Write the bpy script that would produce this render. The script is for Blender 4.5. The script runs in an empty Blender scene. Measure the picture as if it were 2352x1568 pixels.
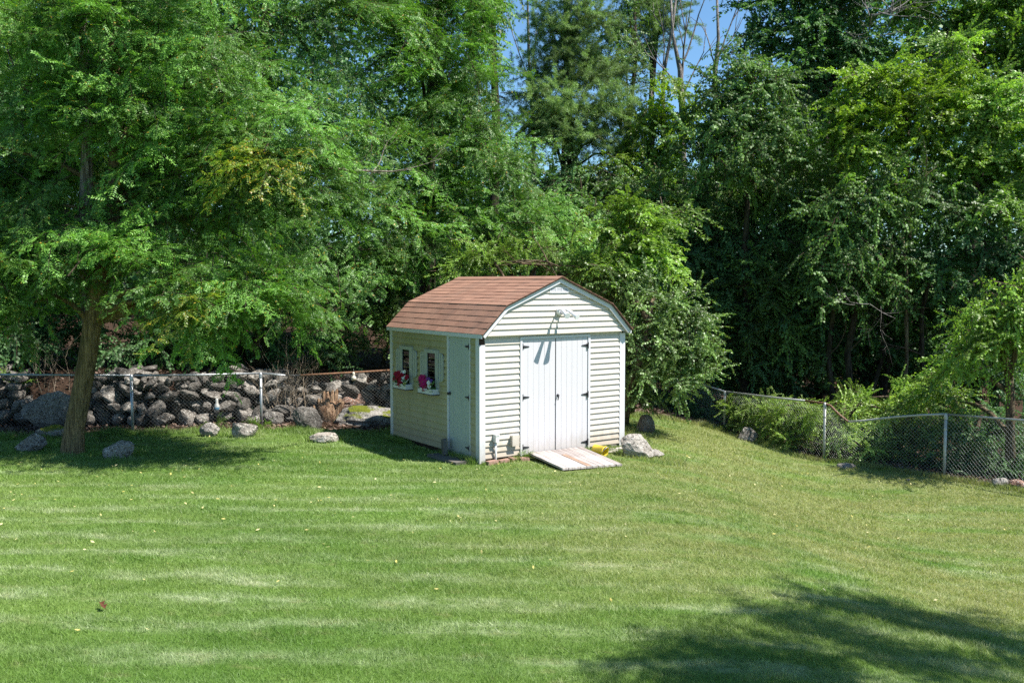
import bpy, bmesh, math, random
import numpy as np
from mathutils import Vector, Matrix, noise as mnoise

random.seed(7)
rng = np.random.default_rng(11)
sc = bpy.context.scene
col = sc.collection

# ------------------------------------------------------------------ camera, sky, sun, exposure
F, PITCH, CZ = 2149.2, 0.0637, 2.936          # focal length in units of a 2352 px wide picture
cam = bpy.data.cameras.new('camera')
cam.sensor_width = 36.0
cam.lens = F / 2352.0 * 36.0
cam.clip_start, cam.clip_end = 0.1, 2000.0
cam_o = bpy.data.objects.new('camera', cam)
cam_o.location = (0, 0, CZ)
cam_o.rotation_euler = (math.pi / 2 - PITCH, 0, 0)
col.objects.link(cam_o)
sc.camera = cam_o

SUN = Vector((0.66, -0.20, 1.0)).normalized()
world = bpy.data.worlds.new('World')
sc.world = world
world.use_nodes = True
wn = world.node_tree.nodes
wl = world.node_tree.links
for n in list(wn):
    wn.remove(n)
sky = wn.new('ShaderNodeTexSky')
sky.sky_type = 'NISHITA'
sky.sun_disc = False
sky.sun_elevation = math.asin(SUN.z)
sky.sun_rotation = math.atan2(SUN.x, SUN.y)
sky.air_density, sky.dust_density, sky.ozone_density = 1.0, 0.25, 1.6
bgn = wn.new('ShaderNodeBackground')
bgn.inputs['Strength'].default_value = 0.072
won = wn.new('ShaderNodeOutputWorld')
tint = wn.new('ShaderNodeMix'); tint.data_type = 'RGBA'; tint.blend_type = 'MULTIPLY'
tint.inputs[0].default_value = 1.0; tint.inputs[7].default_value = (0.78, 1.05, 1.22, 1)   # the clear azure of the day
wl.new(sky.outputs[0], tint.inputs[6])
wl.new(tint.outputs[2], bgn.inputs['Color'])
wl.new(bgn.outputs[0], won.inputs['Surface'])

sun = bpy.data.lights.new('sun', 'SUN')
sun.energy = 5.0
sun.angle = math.radians(0.53)
sun.color = (1.0, 0.955, 0.88)
sun_o = bpy.data.objects.new('sun', sun)
sun_o.rotation_euler = SUN.to_track_quat('Z', 'Y').to_euler()
sun_o.location = (20, -5, 30)
col.objects.link(sun_o)

sc.view_settings.view_transform = 'Standard'
sc.view_settings.look = 'None'
sc.view_settings.gamma = 1.0
sc.view_settings.exposure = 1.05
sc.view_settings.use_curve_mapping = False
sc.render.engine = 'CYCLES'
sc.cycles.use_denoising = False
sc.cycles.max_bounces = 6
sc.cycles.diffuse_bounces = 3
sc.cycles.sample_clamp_indirect = 2.5
sc.cycles.glossy_bounces = 2
sc.cycles.transmission_bounces = 4
sc.cycles.transparent_max_bounces = 6
sc.cycles.caustics_reflective = False
sc.cycles.caustics_refractive = False

# ------------------------------------------------------------------ helpers: picture point -> place
def ray(px, py):
    a, b = (px - 1176) / F, -(py - 784) / F
    return Vector((a, math.cos(PITCH) + b * math.sin(PITCH), -math.sin(PITCH) + b * math.cos(PITCH)))

def at(px, py, Y):
    d = ray(px, py)
    return Vector((0, 0, CZ)) + d * (Y / d.y)

def sstep(a, b, x):
    t = min(1.0, max(0.0, (x - a) / (b - a)))
    return t * t * (3 - 2 * t)

FENCE_L = [(-14, 18.4), (-7.35, 18.1), (-5.05, 18.9), (-2.3, 19.8), (0.5, 20.8), (3, 22.6)]
def wall_y(x):
    for (x0, y0), (x1, y1) in zip(FENCE_L, FENCE_L[1:]):
        if x <= x1:
            return y0 + (y1 - y0) * (x - x0) / (x1 - x0) + 0.75
    return 23.4

def gz(x, y):
    z = 0.0
    right = sstep(1.5, 6.5, x - 0.02 * (y - 16))
    near = sstep(2.0, 14.0, y)
    z += -0.80 * right * (0.35 + 0.65 * near)
    left = 1 - sstep(-0.5, 2.5, x)
    yw = wall_y(x)
    z += left * (0.95 * sstep(yw + 0.3, yw + 1.3, y) + 0.07 * max(0, y - yw - 1.0))
    z += (1 - left) * 0.06 * max(0, y - 24)
    z += 0.03 * mnoise.noise(Vector((x * 0.35, y * 0.35, 3.1)))
    return min(z, 12)

def onground(px, py):
    d = ray(px, py)
    t = 8.0
    for _ in range(400):
        p = Vector((0, 0, CZ)) + d * t
        if p.z <= gz(p.x, p.y):
            break
        t += 0.06
    p.z = gz(p.x, p.y)
    return p

def tag(o, label=None, cat=None, group=None, kind=None):
    if label: o['label'] = label
    if cat: o['category'] = cat
    if group: o['group'] = group
    if kind: o['kind'] = kind
    return o

def empty(name, loc, rz=0.0):
    o = bpy.data.objects.new(name, None)
    o.location = loc
    o.rotation_euler = (0, 0, rz)
    o.empty_display_size = 0.2
    col.objects.link(o)
    return o

def link(name, me, parent=None, mats=None, loc=None, rot=None):
    o = bpy.data.objects.new(name, me)
    col.objects.link(o)
    if mats is not None and len(me.materials) == 0:
        for m in (mats if isinstance(mats, (list, tuple)) else [mats]):
            me.materials.append(m)
    if parent: o.parent = parent
    if loc is not None: o.location = loc
    if rot is not None: o.rotation_euler = rot
    return o

class MB:
    """collects shapes into one mesh"""
    def __init__(self):
        self.v, self.f, self.mi, self.sm = [], [], [], []
        self.m = 0
    def add(self, V, Fs, smooth=False):
        k = len(self.v)
        self.v += [tuple(p) for p in V]
        for f in Fs:
            self.f.append([i + k for i in f]); self.mi.append(self.m); self.sm.append(smooth)
        return self
    def box(self, x0, x1, y0, y1, z0, z1):
        V = [(x0, y0, z0), (x1, y0, z0), (x1, y1, z0), (x0, y1, z0), (x0, y0, z1), (x1, y0, z1), (x1, y1, z1), (x0, y1, z1)]
        return self.add(V, [(0, 3, 2, 1), (4, 5, 6, 7), (0, 1, 5, 4), (1, 2, 6, 5), (2, 3, 7, 6), (3, 0, 4, 7)])
    def prism(self, A, B, smooth=False):
        """A, B: matching outlines (lists of points); caps and sides"""
        n = len(A)
        Fs = [tuple(range(n))[::-1], tuple(range(n, 2 * n))]
        for i in range(n):
            j = (i + 1) % n
            Fs.append((i, j, n + j, n + i))
        return self.add(list(A) + list(B), Fs, smooth)
    def tube(self, pts, rad, n=8, cap=True, smooth=True, wob=0.0, flute=0.0):
        pts = [Vector(p) for p in pts]
        if not isinstance(rad, (list, tuple)): rad = [rad] * len(pts)
        V, Fs = [], []
        ref = Vector((1, 0, 0))
        for i, p in enumerate(pts):
            t = (pts[min(i + 1, len(pts) - 1)] - pts[max(i - 1, 0)])
            t = t.normalized() if t.length > 1e-9 else Vector((0, 0, 1))
            if abs(t.dot(ref)) > 0.95: ref = Vector((0, 1, 0)) if abs(t.y) < 0.9 else Vector((0, 0, 1))
            a = (ref - t * ref.dot(t)).normalized()
            b = t.cross(a)
            for k in range(n):
                th = 2 * math.pi * k / n
                r = rad[i]
                if wob: r *= 1 + wob * mnoise.noise(Vector((math.cos(th) * 1.7 + p.x, math.sin(th) * 1.7 + p.y, p.z * 2.2)))
                if flute: r *= 1 + flute * mnoise.noise(Vector((math.cos(th) * 5 + 9.1, math.sin(th) * 5, p.z * 0.9)))
                V.append(p + a * (r * math.cos(th)) + b * (r * math.sin(th)))
        for i in range(len(pts) - 1):
            for k in range(n):
                j = (k + 1) % n
                Fs.append((i * n + k, i * n + j, (i + 1) * n + j, (i + 1) * n + k))
        self.add(V, Fs, smooth)
        if cap:
            k0 = len(self.v) - len(V)
            self.f.append([k0 + i for i in range(n)][::-1]); self.mi.append(self.m); self.sm.append(False)
            e = k0 + (len(pts) - 1) * n
            self.f.append([e + i for i in range(n)]); self.mi.append(self.m); self.sm.append(False)
        return self
    def lathe(self, prof, n=20, M=None, smooth=True):
        """profile [(r, z)] about local z"""
        V, Fs = [], []
        for r, z in prof:
            for k in range(n):
                th = 2 * math.pi * k / n
                p = Vector((r * math.cos(th), r * math.sin(th), z))
                V.append(M @ p if M else p)
        for i in range(len(prof) - 1):
            for k in range(n):
                j = (k + 1) % n
                Fs.append((i * n + k, i * n + j, (i + 1) * n + j, (i + 1) * n + k))
        return self.add(V, Fs, smooth)
    def mesh(self, name):
        me = bpy.data.meshes.new(name)
        me.from_pydata(self.v, [], self.f)
        if any(self.mi): me.polygons.foreach_set('material_index', self.mi)
        me.polygons.foreach_set('use_smooth', self.sm)
        me.update()
        return me
    def build(self, name, mats, parent=None, loc=None, rot=None):
        return link(name, self.mesh(name), parent, mats, loc, rot)

def mesh_np(name, V, quads=None, tris=None, qm=None, tm=None, smooth=False):
    """fast mesh from numpy arrays"""
    me = bpy.data.meshes.new(name)
    nq = 0 if quads is None else len(quads)
    nt = 0 if tris is None else len(tris)
    me.vertices.add(len(V))
    me.vertices.foreach_set('co', np.ascontiguousarray(V, dtype=np.float32).ravel())
    loops, tot = [], []
    mi = []
    if nq:
        loops.append(np.asarray(quads).ravel()); tot.append(np.full(nq, 4)); mi.append(np.zeros(nq, int) if qm is None else qm)
    if nt:
        loops.append(np.asarray(tris).ravel()); tot.append(np.full(nt, 3)); mi.append(np.zeros(nt, int) if tm is None else tm)
    loops = np.concatenate(loops).astype(np.int32); tot = np.concatenate(tot).astype(np.int32)
    start = np.concatenate([[0], np.cumsum(tot)[:-1]]).astype(np.int32)
    me.loops.add(len(loops)); me.loops.foreach_set('vertex_index', loops)
    me.polygons.add(len(tot))
    me.polygons.foreach_set('loop_start', start)
    me.polygons.foreach_set('loop_total', tot)
    me.polygons.foreach_set('material_index', np.concatenate(mi).astype(np.int32))
    if smooth: me.polygons.foreach_set('use_smooth', np.ones(len(tot), bool))
    me.update(calc_edges=True)
    return me

# ------------------------------------------------------------------ materials
def mat(name):
    m = bpy.data.materials.new(name)
    m.use_nodes = True
    nt = m.node_tree
    for n in list(nt.nodes): nt.nodes.remove(n)
    out = nt.nodes.new('ShaderNodeOutputMaterial')
    return m, nt, out

def N(nt, t, **kw):
    n = nt.nodes.new(t)
    for k, v in kw.items():
        if k in ('operation', 'blend_type', 'data_type', 'noise_dimensions', 'wave_type', 'bands_direction', 'feature', 'attribute_name', 'interpolation'):
            setattr(n, k, v)
        else:
            n.inputs[k].default_value = v
    return n

def mixc(nt, fac, a, b, mode='MIX'):
    n = nt.nodes.new('ShaderNodeMix'); n.data_type = 'RGBA'; n.blend_type = mode
    for s, v in ((n.inputs[0], fac), (n.inputs[6], a), (n.inputs[7], b)):
        if hasattr(v, 'is_linked') or isinstance(v, bpy.types.NodeSocket): nt.links.new(v, s)
        elif isinstance(v, (int, float)): s.default_value = v
        else: s.default_value = (*v, 1.0)
    return n.outputs[2]

def ramp(nt, src, a, b, lo=0.0, hi=1.0):
    n = nt.nodes.new('ShaderNodeMapRange')
    n.interpolation_type = 'SMOOTHSTEP'
    n.inputs['From Min'].default_value = a; n.inputs['From Max'].default_value = b
    n.inputs['To Min'].default_value = lo; n.inputs['To Max'].default_value = hi
    nt.links.new(src, n.inputs['Value'])
    return n.outputs[0]

def mth(nt, op, a, b=None):
    n = nt.nodes.new('ShaderNodeMath'); n.operation = op
    for i, v in enumerate((a, b)):
        if v is None: continue
        if isinstance(v, bpy.types.NodeSocket): nt.links.new(v, n.inputs[i])
        else: n.inputs[i].default_value = v
    return n.outputs[0]

def noise_tex(nt, vec, scale, detail=4.0, rough=0.55, sc3=None):
    if sc3:
        mp = nt.nodes.new('ShaderNodeMapping'); mp.inputs['Scale'].default_value = sc3
        nt.links.new(vec, mp.inputs['Vector']); vec = mp.outputs[0]
    n = nt.nodes.new('ShaderNodeTexNoise')
    n.inputs['Scale'].default_value = scale; n.inputs['Detail'].default_value = detail; n.inputs['Roughness'].default_value = rough
    nt.links.new(vec, n.inputs['Vector'])
    return n.outputs['Fac']

def pos(nt):
    return nt.nodes.new('ShaderNodeNewGeometry').outputs['Position']

def objco(nt):
    return nt.nodes.new('ShaderNodeTexCoord').outputs['Object']

def bsdf(nt, out, color, rough=0.6, spec=0.3, metal=0.0, bump=None, bstr=0.3, bdist=0.01):
    b = nt.nodes.new('ShaderNodeBsdfPrincipled')
    if isinstance(color, bpy.types.NodeSocket): nt.links.new(color, b.inputs['Base Color'])
    else: b.inputs['Base Color'].default_value = (*color, 1)
    if isinstance(rough, bpy.types.NodeSocket): nt.links.new(rough, b.inputs['Roughness'])
    else: b.inputs['Roughness'].default_value = rough
    b.inputs['Specular IOR Level'].default_value = spec
    b.inputs['Metallic'].default_value = metal
    if bump is not None:
        bm = nt.nodes.new('ShaderNodeBump'); bm.inputs['Strength'].default_value = bstr; bm.inputs['Distance'].default_value = bdist
        nt.links.new(bump, bm.inputs['Height']); nt.links.new(bm.outputs[0], b.inputs['Normal'])
    nt.links.new(b.outputs[0], out.inputs['Surface'])
    return b

def simple(name, c, rough=0.6, spec=0.3, metal=0.0, var=0.12, scale=6.0, bstr=0.0):
    m, nt, out = mat(name)
    p = objco(nt)
    f = noise_tex(nt, p, scale, 5)
    c2 = tuple(x * (1 - var * 2) for x in c); c1 = tuple(min(1, x * (1 + var)) for x in c)
    bsdf(nt, out, mixc(nt, f, c2, c1), rough, spec, metal, f if bstr else None, bstr)
    return m

def leaf_mat(name, c, c2, trans=0.35, rough=0.42, yellow=0.0, spec=0.5, objvar=0.35):
    """leaf with its own colour per leaf and per bough; light passes through"""
    m, nt, out = mat(name)
    g = nt.nodes.new('ShaderNodeNewGeometry')
    oi = nt.nodes.new('ShaderNodeObjectInfo')
    base = mixc(nt, g.outputs['Random Per Island'], c, c2)
    v = ramp(nt, oi.outputs['Random'], 0, 1, 1 - objvar, 1 + objvar)
    base = mixc(nt, 1.0, base, v, 'MULTIPLY')
    if yellow:
        w = mth(nt, 'FRACT', mth(nt, 'MULTIPLY', g.outputs['Random Per Island'], 37.7))
        k = mth(nt, 'LESS_THAN', w, yellow)
        base = mixc(nt, k, base, (0.42, 0.30, 0.035))
    b = nt.nodes.new('ShaderNodeBsdfPrincipled')
    b.inputs['Roughness'].default_value = rough
    b.inputs['Specular IOR Level'].default_value = spec
    nt.links.new(base, b.inputs['Base Color'])
    t = nt.nodes.new('ShaderNodeBsdfTranslucent')
    tc = mixc(nt, 1.0, base, (1.25, 1.35, 0.55), 'MULTIPLY')
    nt.links.new(tc, t.inputs['Color'])
    mx = nt.nodes.new('ShaderNodeMixShader'); mx.inputs[0].default_value = trans
    nt.links.new(b.outputs[0], mx.inputs[1]); nt.links.new(t.outputs[0], mx.inputs[2])
    nt.links.new(mx.outputs[0], out.inputs['Surface'])
    return m

def lawn_color(nt):
    p = pos(nt)
    sep = nt.nodes.new('ShaderNodeSeparateXYZ'); nt.links.new(p, sep.inputs[0])
    n1 = noise_tex(nt, p, 1.0, 5, 0.6, (0.45, 1.5, 1))
    n2 = noise_tex(nt, p, 1.0, 4, 0.6, (0.9, 3.4, 1))
    n3 = noise_tex(nt, p, 1.0, 3, 0.5, (0.22, 0.3, 1))
    n4 = noise_tex(nt, p, 9.0, 3, 0.6)
    n5 = noise_tex(nt, p, 1.0, 4, 0.65, (2.2, 6.5, 1))
    base = mixc(nt, ramp(nt, n3, 0.35, 0.65), (0.124, 0.242, 0.040), (0.205, 0.325, 0.068))
    # mower bands, running slightly aslant
    d = mth(nt, 'ADD', sep.outputs[1], mth(nt, 'MULTIPLY', sep.outputs[0], 0.06))
    d = mth(nt, 'ADD', d, mth(nt, 'MULTIPLY', n1, 1.0))
    band = mth(nt, 'SINE', mth(nt, 'MULTIPLY', d, 9.4))
    band = ramp(nt, band, -0.7, 0.9, 0.05, 1.0)
    pale = mth(nt, 'MULTIPLY', band, ramp(nt, n2, 0.38, 0.64, 0.16, 1.0))
    pale = mth(nt, 'MULTIPLY', pale, ramp(nt, n3, 0.25, 0.6, 0.3, 1.0))
    pale = mth(nt, 'MULTIPLY', pale, ramp(nt, n5, 0.33, 0.6, 0.25, 1.15))
    far = ramp(nt, sep.outputs[1], 10, 15, 0.9, 0.45)
    pale = mth(nt, 'MULTIPLY', pale, far)
    c = mixc(nt, pale, base, (0.52, 0.58, 0.37))
    # drier, straw coloured to the right
    dry = mth(nt, 'MULTIPLY', ramp(nt, sep.outputs[0], -2.5, 3.5, 0.2, 1.0), ramp(nt, sep.outputs[1], 6.5, 10.5, 0.15, 1.0))
    dry = mth(nt, 'MULTIPLY', dry, ramp(nt, n1, 0.28, 0.58))
    c = mixc(nt, mth(nt, 'MULTIPLY', dry, 0.75), c, (0.38, 0.35, 0.16))
    bare = mth(nt, 'MULTIPLY', ramp(nt, n2, 0.66, 0.76), 0.7)
    c = mixc(nt, bare, c, (0.58, 0.57, 0.40))
    c = mixc(nt, ramp(nt, n4, 0.35, 0.65, 0.0, 0.38), c, (0.10, 0.19, 0.032))
    c = mixc(nt, ramp(nt, n5, 0.56, 0.70, 0, 0.45), c, (0.33, 0.32, 0.15))
    return c, n4

def make_lawn():
    m, nt, out = mat('lawn_turf')
    c, n4 = lawn_color(nt)
    a = nt.nodes.new('ShaderNodeAttribute'); a.attribute_name = 'litter'
    p = pos(nt)
    f = noise_tex(nt, p, 3.0, 5, 0.65)
    k = mth(nt, 'ADD', a.outputs['Fac'], mth(nt, 'MULTIPLY', mth(nt, 'SUBTRACT', f, 0.5), 0.8))
    k = ramp(nt, k, 0.4, 0.6)
    f2 = noise_tex(nt, p, 22.0, 4, 0.7)
    lit = mixc(nt, ramp(nt, f2, 0.3, 0.7), (0.016, 0.011, 0.008), (0.075, 0.045, 0.030))
    bsdf(nt, out, mixc(nt, k, mixc(nt, 0.55, c, (0.035, 0.062, 0.012)), lit), 0.9, 0.1, 0, f2, 0.6, 0.03)  # turf under the blades darkened: their self-shadowing is put into the colour
    return m

def make_blade():
    m, nt, out = mat('grass_blade')
    c, _ = lawn_color(nt)
    g = nt.nodes.new('ShaderNodeNewGeometry')
    v = ramp(nt, g.outputs['Random Per Island'], 0, 1, 0.78, 1.24)
    c = mixc(nt, 1.0, c, v, 'MULTIPLY')
    b = nt.nodes.new('ShaderNodeBsdfPrincipled'); b.inputs['Roughness'].default_value = 0.5; b.inputs['Specular IOR Level'].default_value = 0.35
    t = nt.nodes.new('ShaderNodeBsdfTranslucent')
    nt.links.new(c, b.inputs['Base Color']); nt.links.new(mixc(nt, 1.0, c, (1.2, 1.3, 0.6), 'MULTIPLY'), t.inputs['Color'])
    mx = nt.nodes.new('ShaderNodeMixShader'); mx.inputs[0].default_value = 0.35
    nt.links.new(b.outputs[0], mx.inputs[1]); nt.links.new(t.outputs[0], mx.inputs[2]); nt.links.new(mx.outputs[0], out.inputs['Surface'])
    return m

def rock_mat(name, a, b, moss=0.0):
    m, nt, out = mat(name)
    p = pos(nt)
    oi = nt.nodes.new('ShaderNodeObjectInfo')
    f = noise_tex(nt, p, 2.6, 6, 0.65); g = noise_tex(nt, p, 26, 5, 0.7)
    c = mixc(nt, ramp(nt, f, 0.35, 0.65), a, b)
    c = mixc(nt, ramp(nt, g, 0.54, 0.66), c, (0.46, 0.45, 0.42))
    c = mixc(nt, ramp(nt, g, 0.47, 0.36), c, (0.035, 0.032, 0.03))
    c = mixc(nt, 1.0, c, ramp(nt, oi.outputs['Random'], 0, 1, 0.6, 1.35), 'MULTIPLY')
    if moss:
        ge = nt.nodes.new('ShaderNodeNewGeometry')
        s = nt.nodes.new('ShaderNodeSeparateXYZ'); nt.links.new(ge.outputs['Normal'], s.inputs[0])
        k = mth(nt, 'MULTIPLY', ramp(nt, s.outputs[2], 0.55, 0.9), ramp(nt, noise_tex(nt, p, 2.2, 3), 0.56 - 0.12 * moss, 0.62 - 0.12 * moss))
        c = mixc(nt, k, c, (0.13, 0.15, 0.012))
    hh = mth(nt, 'ADD', mth(nt, 'MULTIPLY', f, 2.0), g)
    bsdf(nt, out, c, 0.85, 0.25, 0, hh, 0.9, 0.05)
    return m

def bark_mat(name, a, b, sx=14, sz=2.0, rough=0.9):
    m, nt, out = mat(name)
    p = pos(nt)
    f = noise_tex(nt, p, 1.0, 7, 0.7, (sx, sx, sz)); g = noise_tex(nt, p, 3.0, 4)
    c = mixc(nt, ramp(nt, f, 0.38, 0.60), a, b)
    c = mixc(nt, ramp(nt, noise_tex(nt, p, 1.0, 4, 0.7, (sx * 2.5, sx * 2.5, sz * 1.5)), 0.52, 0.40, 0, 0.6), c, tuple(x * 0.35 for x in a))
    c = mixc(nt, ramp(nt, g, 0.45, 0.8, 0, 0.5), c, (0.10, 0.105, 0.05))
    bsdf(nt, out, c, rough, 0.15, 0, f, 1.0, 0.06)
    return m

M = {}
M['lawn'] = make_lawn()
M['blade'] = make_blade()
M['rock'] = rock_mat('granite', (0.15, 0.135, 0.12), (0.31, 0.28, 0.25))
M['rock_pale'] = rock_mat('pale_granite', (0.27, 0.235, 0.20), (0.46, 0.42, 0.37))
M['rock_moss'] = rock_mat('mossy_granite', (0.16, 0.14, 0.125), (0.34, 0.32, 0.29), 1.0)
M['rock_red'] = rock_mat('red_stone', (0.17, 0.09, 0.065), (0.36, 0.22, 0.16))
M['wall_stone'] = rock_mat('wall_stone', (0.085, 0.074, 0.064), (0.27, 0.245, 0.215))
M['bark'] = bark_mat('bark_brown', (0.055, 0.040, 0.026), (0.20, 0.155, 0.095))
M['bark_smooth'] = bark_mat('bark_locust', (0.135, 0.093, 0.050), (0.34, 0.235, 0.12), 30, 1.6)
M['bark_pale'] = bark_mat('bark_pale', (0.13, 0.10, 0.085), (0.42, 0.36, 0.30), 18, 1.5)
M['bark_dark'] = bark_mat('bark_dark', (0.022, 0.018, 0.014), (0.075, 0.060, 0.045))
M['twig'] = bark_mat('twig_bark', (0.06, 0.045, 0.03), (0.15, 0.11, 0.08), 20, 20)
M['dead'] = bark_mat('dead_wood', (0.14, 0.125, 0.12), (0.34, 0.31, 0.29), 20, 6)
M['straw'] = bark_mat('dry_stalk', (0.26, 0.19, 0.13), (0.50, 0.42, 0.32), 20, 12)
M['rot'] = bark_mat('rotten_wood', (0.13, 0.065, 0.035), (0.42, 0.28, 0.18), 24, 2.0)

L = {}
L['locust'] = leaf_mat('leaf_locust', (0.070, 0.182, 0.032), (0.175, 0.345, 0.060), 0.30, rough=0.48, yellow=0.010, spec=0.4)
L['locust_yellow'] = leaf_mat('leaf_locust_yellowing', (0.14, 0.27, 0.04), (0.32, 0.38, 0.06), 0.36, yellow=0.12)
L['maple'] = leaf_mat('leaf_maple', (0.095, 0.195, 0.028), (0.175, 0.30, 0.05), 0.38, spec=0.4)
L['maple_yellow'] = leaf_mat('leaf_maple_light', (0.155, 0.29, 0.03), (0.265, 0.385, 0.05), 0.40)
L['vine'] = leaf_mat('leaf_vine', (0.066, 0.150, 0.036), (0.145, 0.255, 0.058), 0.36, rough=0.5, spec=0.4)
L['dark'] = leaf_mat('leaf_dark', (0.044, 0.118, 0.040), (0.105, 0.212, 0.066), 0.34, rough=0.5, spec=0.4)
L['small'] = leaf_mat('leaf_small', (0.10, 0.195, 0.05), (0.19, 0.295, 0.08), 0.34, rough=0.42)
L['light'] = leaf_mat('leaf_light', (0.15, 0.29, 0.04), (0.25, 0.38, 0.07), 0.4)
L['vine_pale'] = leaf_mat('leaf_vine_pale', (0.22, 0.36, 0.07), (0.37, 0.49, 0.14), 0.42)
L['pine'] = leaf_mat('needle_pine', (0.13, 0.22, 0.08), (0.235, 0.345, 0.13), 0.3, rough=0.55, spec=0.3)

def siding_mat(name, c, stain):
    m, nt, out = mat(name)
    p = pos(nt); o = objco(nt)
    f = noise_tex(nt, p, 2.2, 5, 0.6, (1, 1, 0.6)); g = noise_tex(nt, p, 40, 2)
    cc = mixc(nt, ramp(nt, g, 0.3, 0.7, 0, 0.25), c, tuple(x * 0.88 for x in c))
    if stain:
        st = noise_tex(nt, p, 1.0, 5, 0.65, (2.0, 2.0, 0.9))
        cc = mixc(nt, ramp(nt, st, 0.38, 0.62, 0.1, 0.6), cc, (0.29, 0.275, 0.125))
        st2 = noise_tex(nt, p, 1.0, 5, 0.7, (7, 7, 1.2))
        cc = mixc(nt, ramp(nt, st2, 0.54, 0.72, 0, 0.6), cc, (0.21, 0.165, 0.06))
    else:
        cc = mixc(nt, ramp(nt, f, 0.55, 0.75, 0, 0.2), cc, (0.55, 0.50, 0.40))
    sz = nt.nodes.new('ShaderNodeSeparateXYZ'); nt.links.new(p, sz.inputs[0])
    ds = noise_tex(nt, p, 1.0, 5, 0.7, (9, 9, 3))
    k = ramp(nt, mth(nt, 'SUBTRACT', mth(nt, 'MULTIPLY', ds, 0.55), sz.outputs[2]), -0.25, 0.15, 0, 0.65)
    cc = mixc(nt, k, cc, (0.30, 0.24, 0.17))
    bsdf(nt, out, cc, 0.5, 0.35, 0, g, 0.06, 0.004)
    return m

def paint_mat(name, c, dirt=0.25):
    m, nt, out = mat(name)
    p = pos(nt)
    f = noise_tex(nt, p, 1.0, 5, 0.65, (9, 9, 1.4)); g = noise_tex(nt, p, 2.0, 4)
    cc = mixc(nt, ramp(nt, f, 0.5, 0.75, 0, dirt), c, tuple(x * 0.72 for x in c))
    cc = mixc(nt, ramp(nt, g, 0.5, 0.8, 0, dirt), cc, (c[0] * .86, c[1] * .84, c[2] * .76))
    sz = nt.nodes.new('ShaderNodeSeparateXYZ'); nt.links.new(p, sz.inputs[0])
    ds = noise_tex(nt, p, 1.0, 5, 0.7, (10, 10, 4))
    k = ramp(nt, mth(nt, 'SUBTRACT', mth(nt, 'MULTIPLY', ds, 0.45), sz.outputs[2]), -0.22, 0.15, 0, 0.5)
    cc = mixc(nt, k, cc, (0.33, 0.29, 0.22))
    bsdf(nt, out, cc, 0.42, 0.4, 0, f, 0.08, 0.004)
    return m

M['siding'] = siding_mat('cream_vinyl', (0.57, 0.515, 0.455), False)
M['siding_algae_shade'] = siding_mat('shaded_algae_vinyl', (0.42, 0.355, 0.21), True)  # real algae stains, over a base darkened to paint in the wall's shade
M['white'] = paint_mat('white_paint', (0.60, 0.60, 0.63))
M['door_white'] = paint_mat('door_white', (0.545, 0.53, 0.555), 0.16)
M['shutter_shaded'] = paint_mat('shutter_shaded', (0.37, 0.39, 0.355), 0.4)  # white shutters and frames dulled, the side wall's shade put into the paint
M['door_shade'] = paint_mat('door_shaded_white', (0.38, 0.425, 0.40), 0.4)  # white door paint darkened, with the shade of the side painted in
M['metal'] = simple('galvanised_metal', (0.42, 0.44, 0.46), 0.42, 0.5, 0.7, 0.2, 9)
M['rail_pale'] = simple('weathered_rail', (0.50, 0.50, 0.47), 0.55, 0.4, 0.35, 0.2, 9)
M['rust'] = simple('rusty_rail', (0.25, 0.13, 0.075), 0.8, 0.3, 0.2, 0.35, 14)
M['wire'] = simple('chain_link_wire', (0.46, 0.47, 0.47), 0.45, 0.5, 0.5, 0.1, 4)
M['wire_shaded'] = simple('shaded_link_wire', (0.20, 0.20, 0.19), 0.6, 0.3, 0.3, 0.1, 4)  # darker copy of the wire, shade on the left fence put into its colour
M['black_metal'] = simple('black_iron', (0.035, 0.036, 0.04), 0.45, 0.4, 0.3, 0.2, 20)
M['glass_dark'] = simple('dark_interior', (0.012, 0.012, 0.014), 0.5, 0.3)
M['curtain'] = simple('grey_curtain', (0.16, 0.155, 0.15), 0.9, 0.1)
M['plastic'] = simple('grey_plastic', (0.66, 0.66, 0.64), 0.45, 0.4, 0, 0.08)
M['lampwhite'] = simple('white_enamel', (0.82, 0.82, 0.84), 0.35, 0.5, 0, 0.05)
M['lens'] = simple('lamp_lens', (0.36, 0.36, 0.42), 0.2, 0.6, 0, 0.1)
M['beam'] = simple('dark_timber', (0.055, 0.036, 0.028), 0.9, 0.1, 0, 0.3, 12, 0.3)
M['concrete'] = simple('dark_concrete', (0.14, 0.13, 0.115), 0.9, 0.2, 0, 0.25, 14, 0.4)
M['brick'] = simple('weathered_brick', (0.36, 0.22, 0.17), 0.9, 0.2, 0, 0.3, 16, 0.4)
M['yellow'] = simple('yellow_plastic', (0.72, 0.52, 0.03), 0.35, 0.45, 0, 0.12, 12)
M['paper'] = simple('torn_paper_label', (0.40, 0.36, 0.33), 0.8, 0.2, 0, 0.4, 40)
M['cream'] = simple('cream_enamel', (0.68, 0.62, 0.50), 0.5, 0.4, 0, 0.2, 30)
M['brownleaf'] = simple('brown_leaf', (0.11, 0.042, 0.022), 0.7, 0.2, 0, 0.3, 20)

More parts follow.
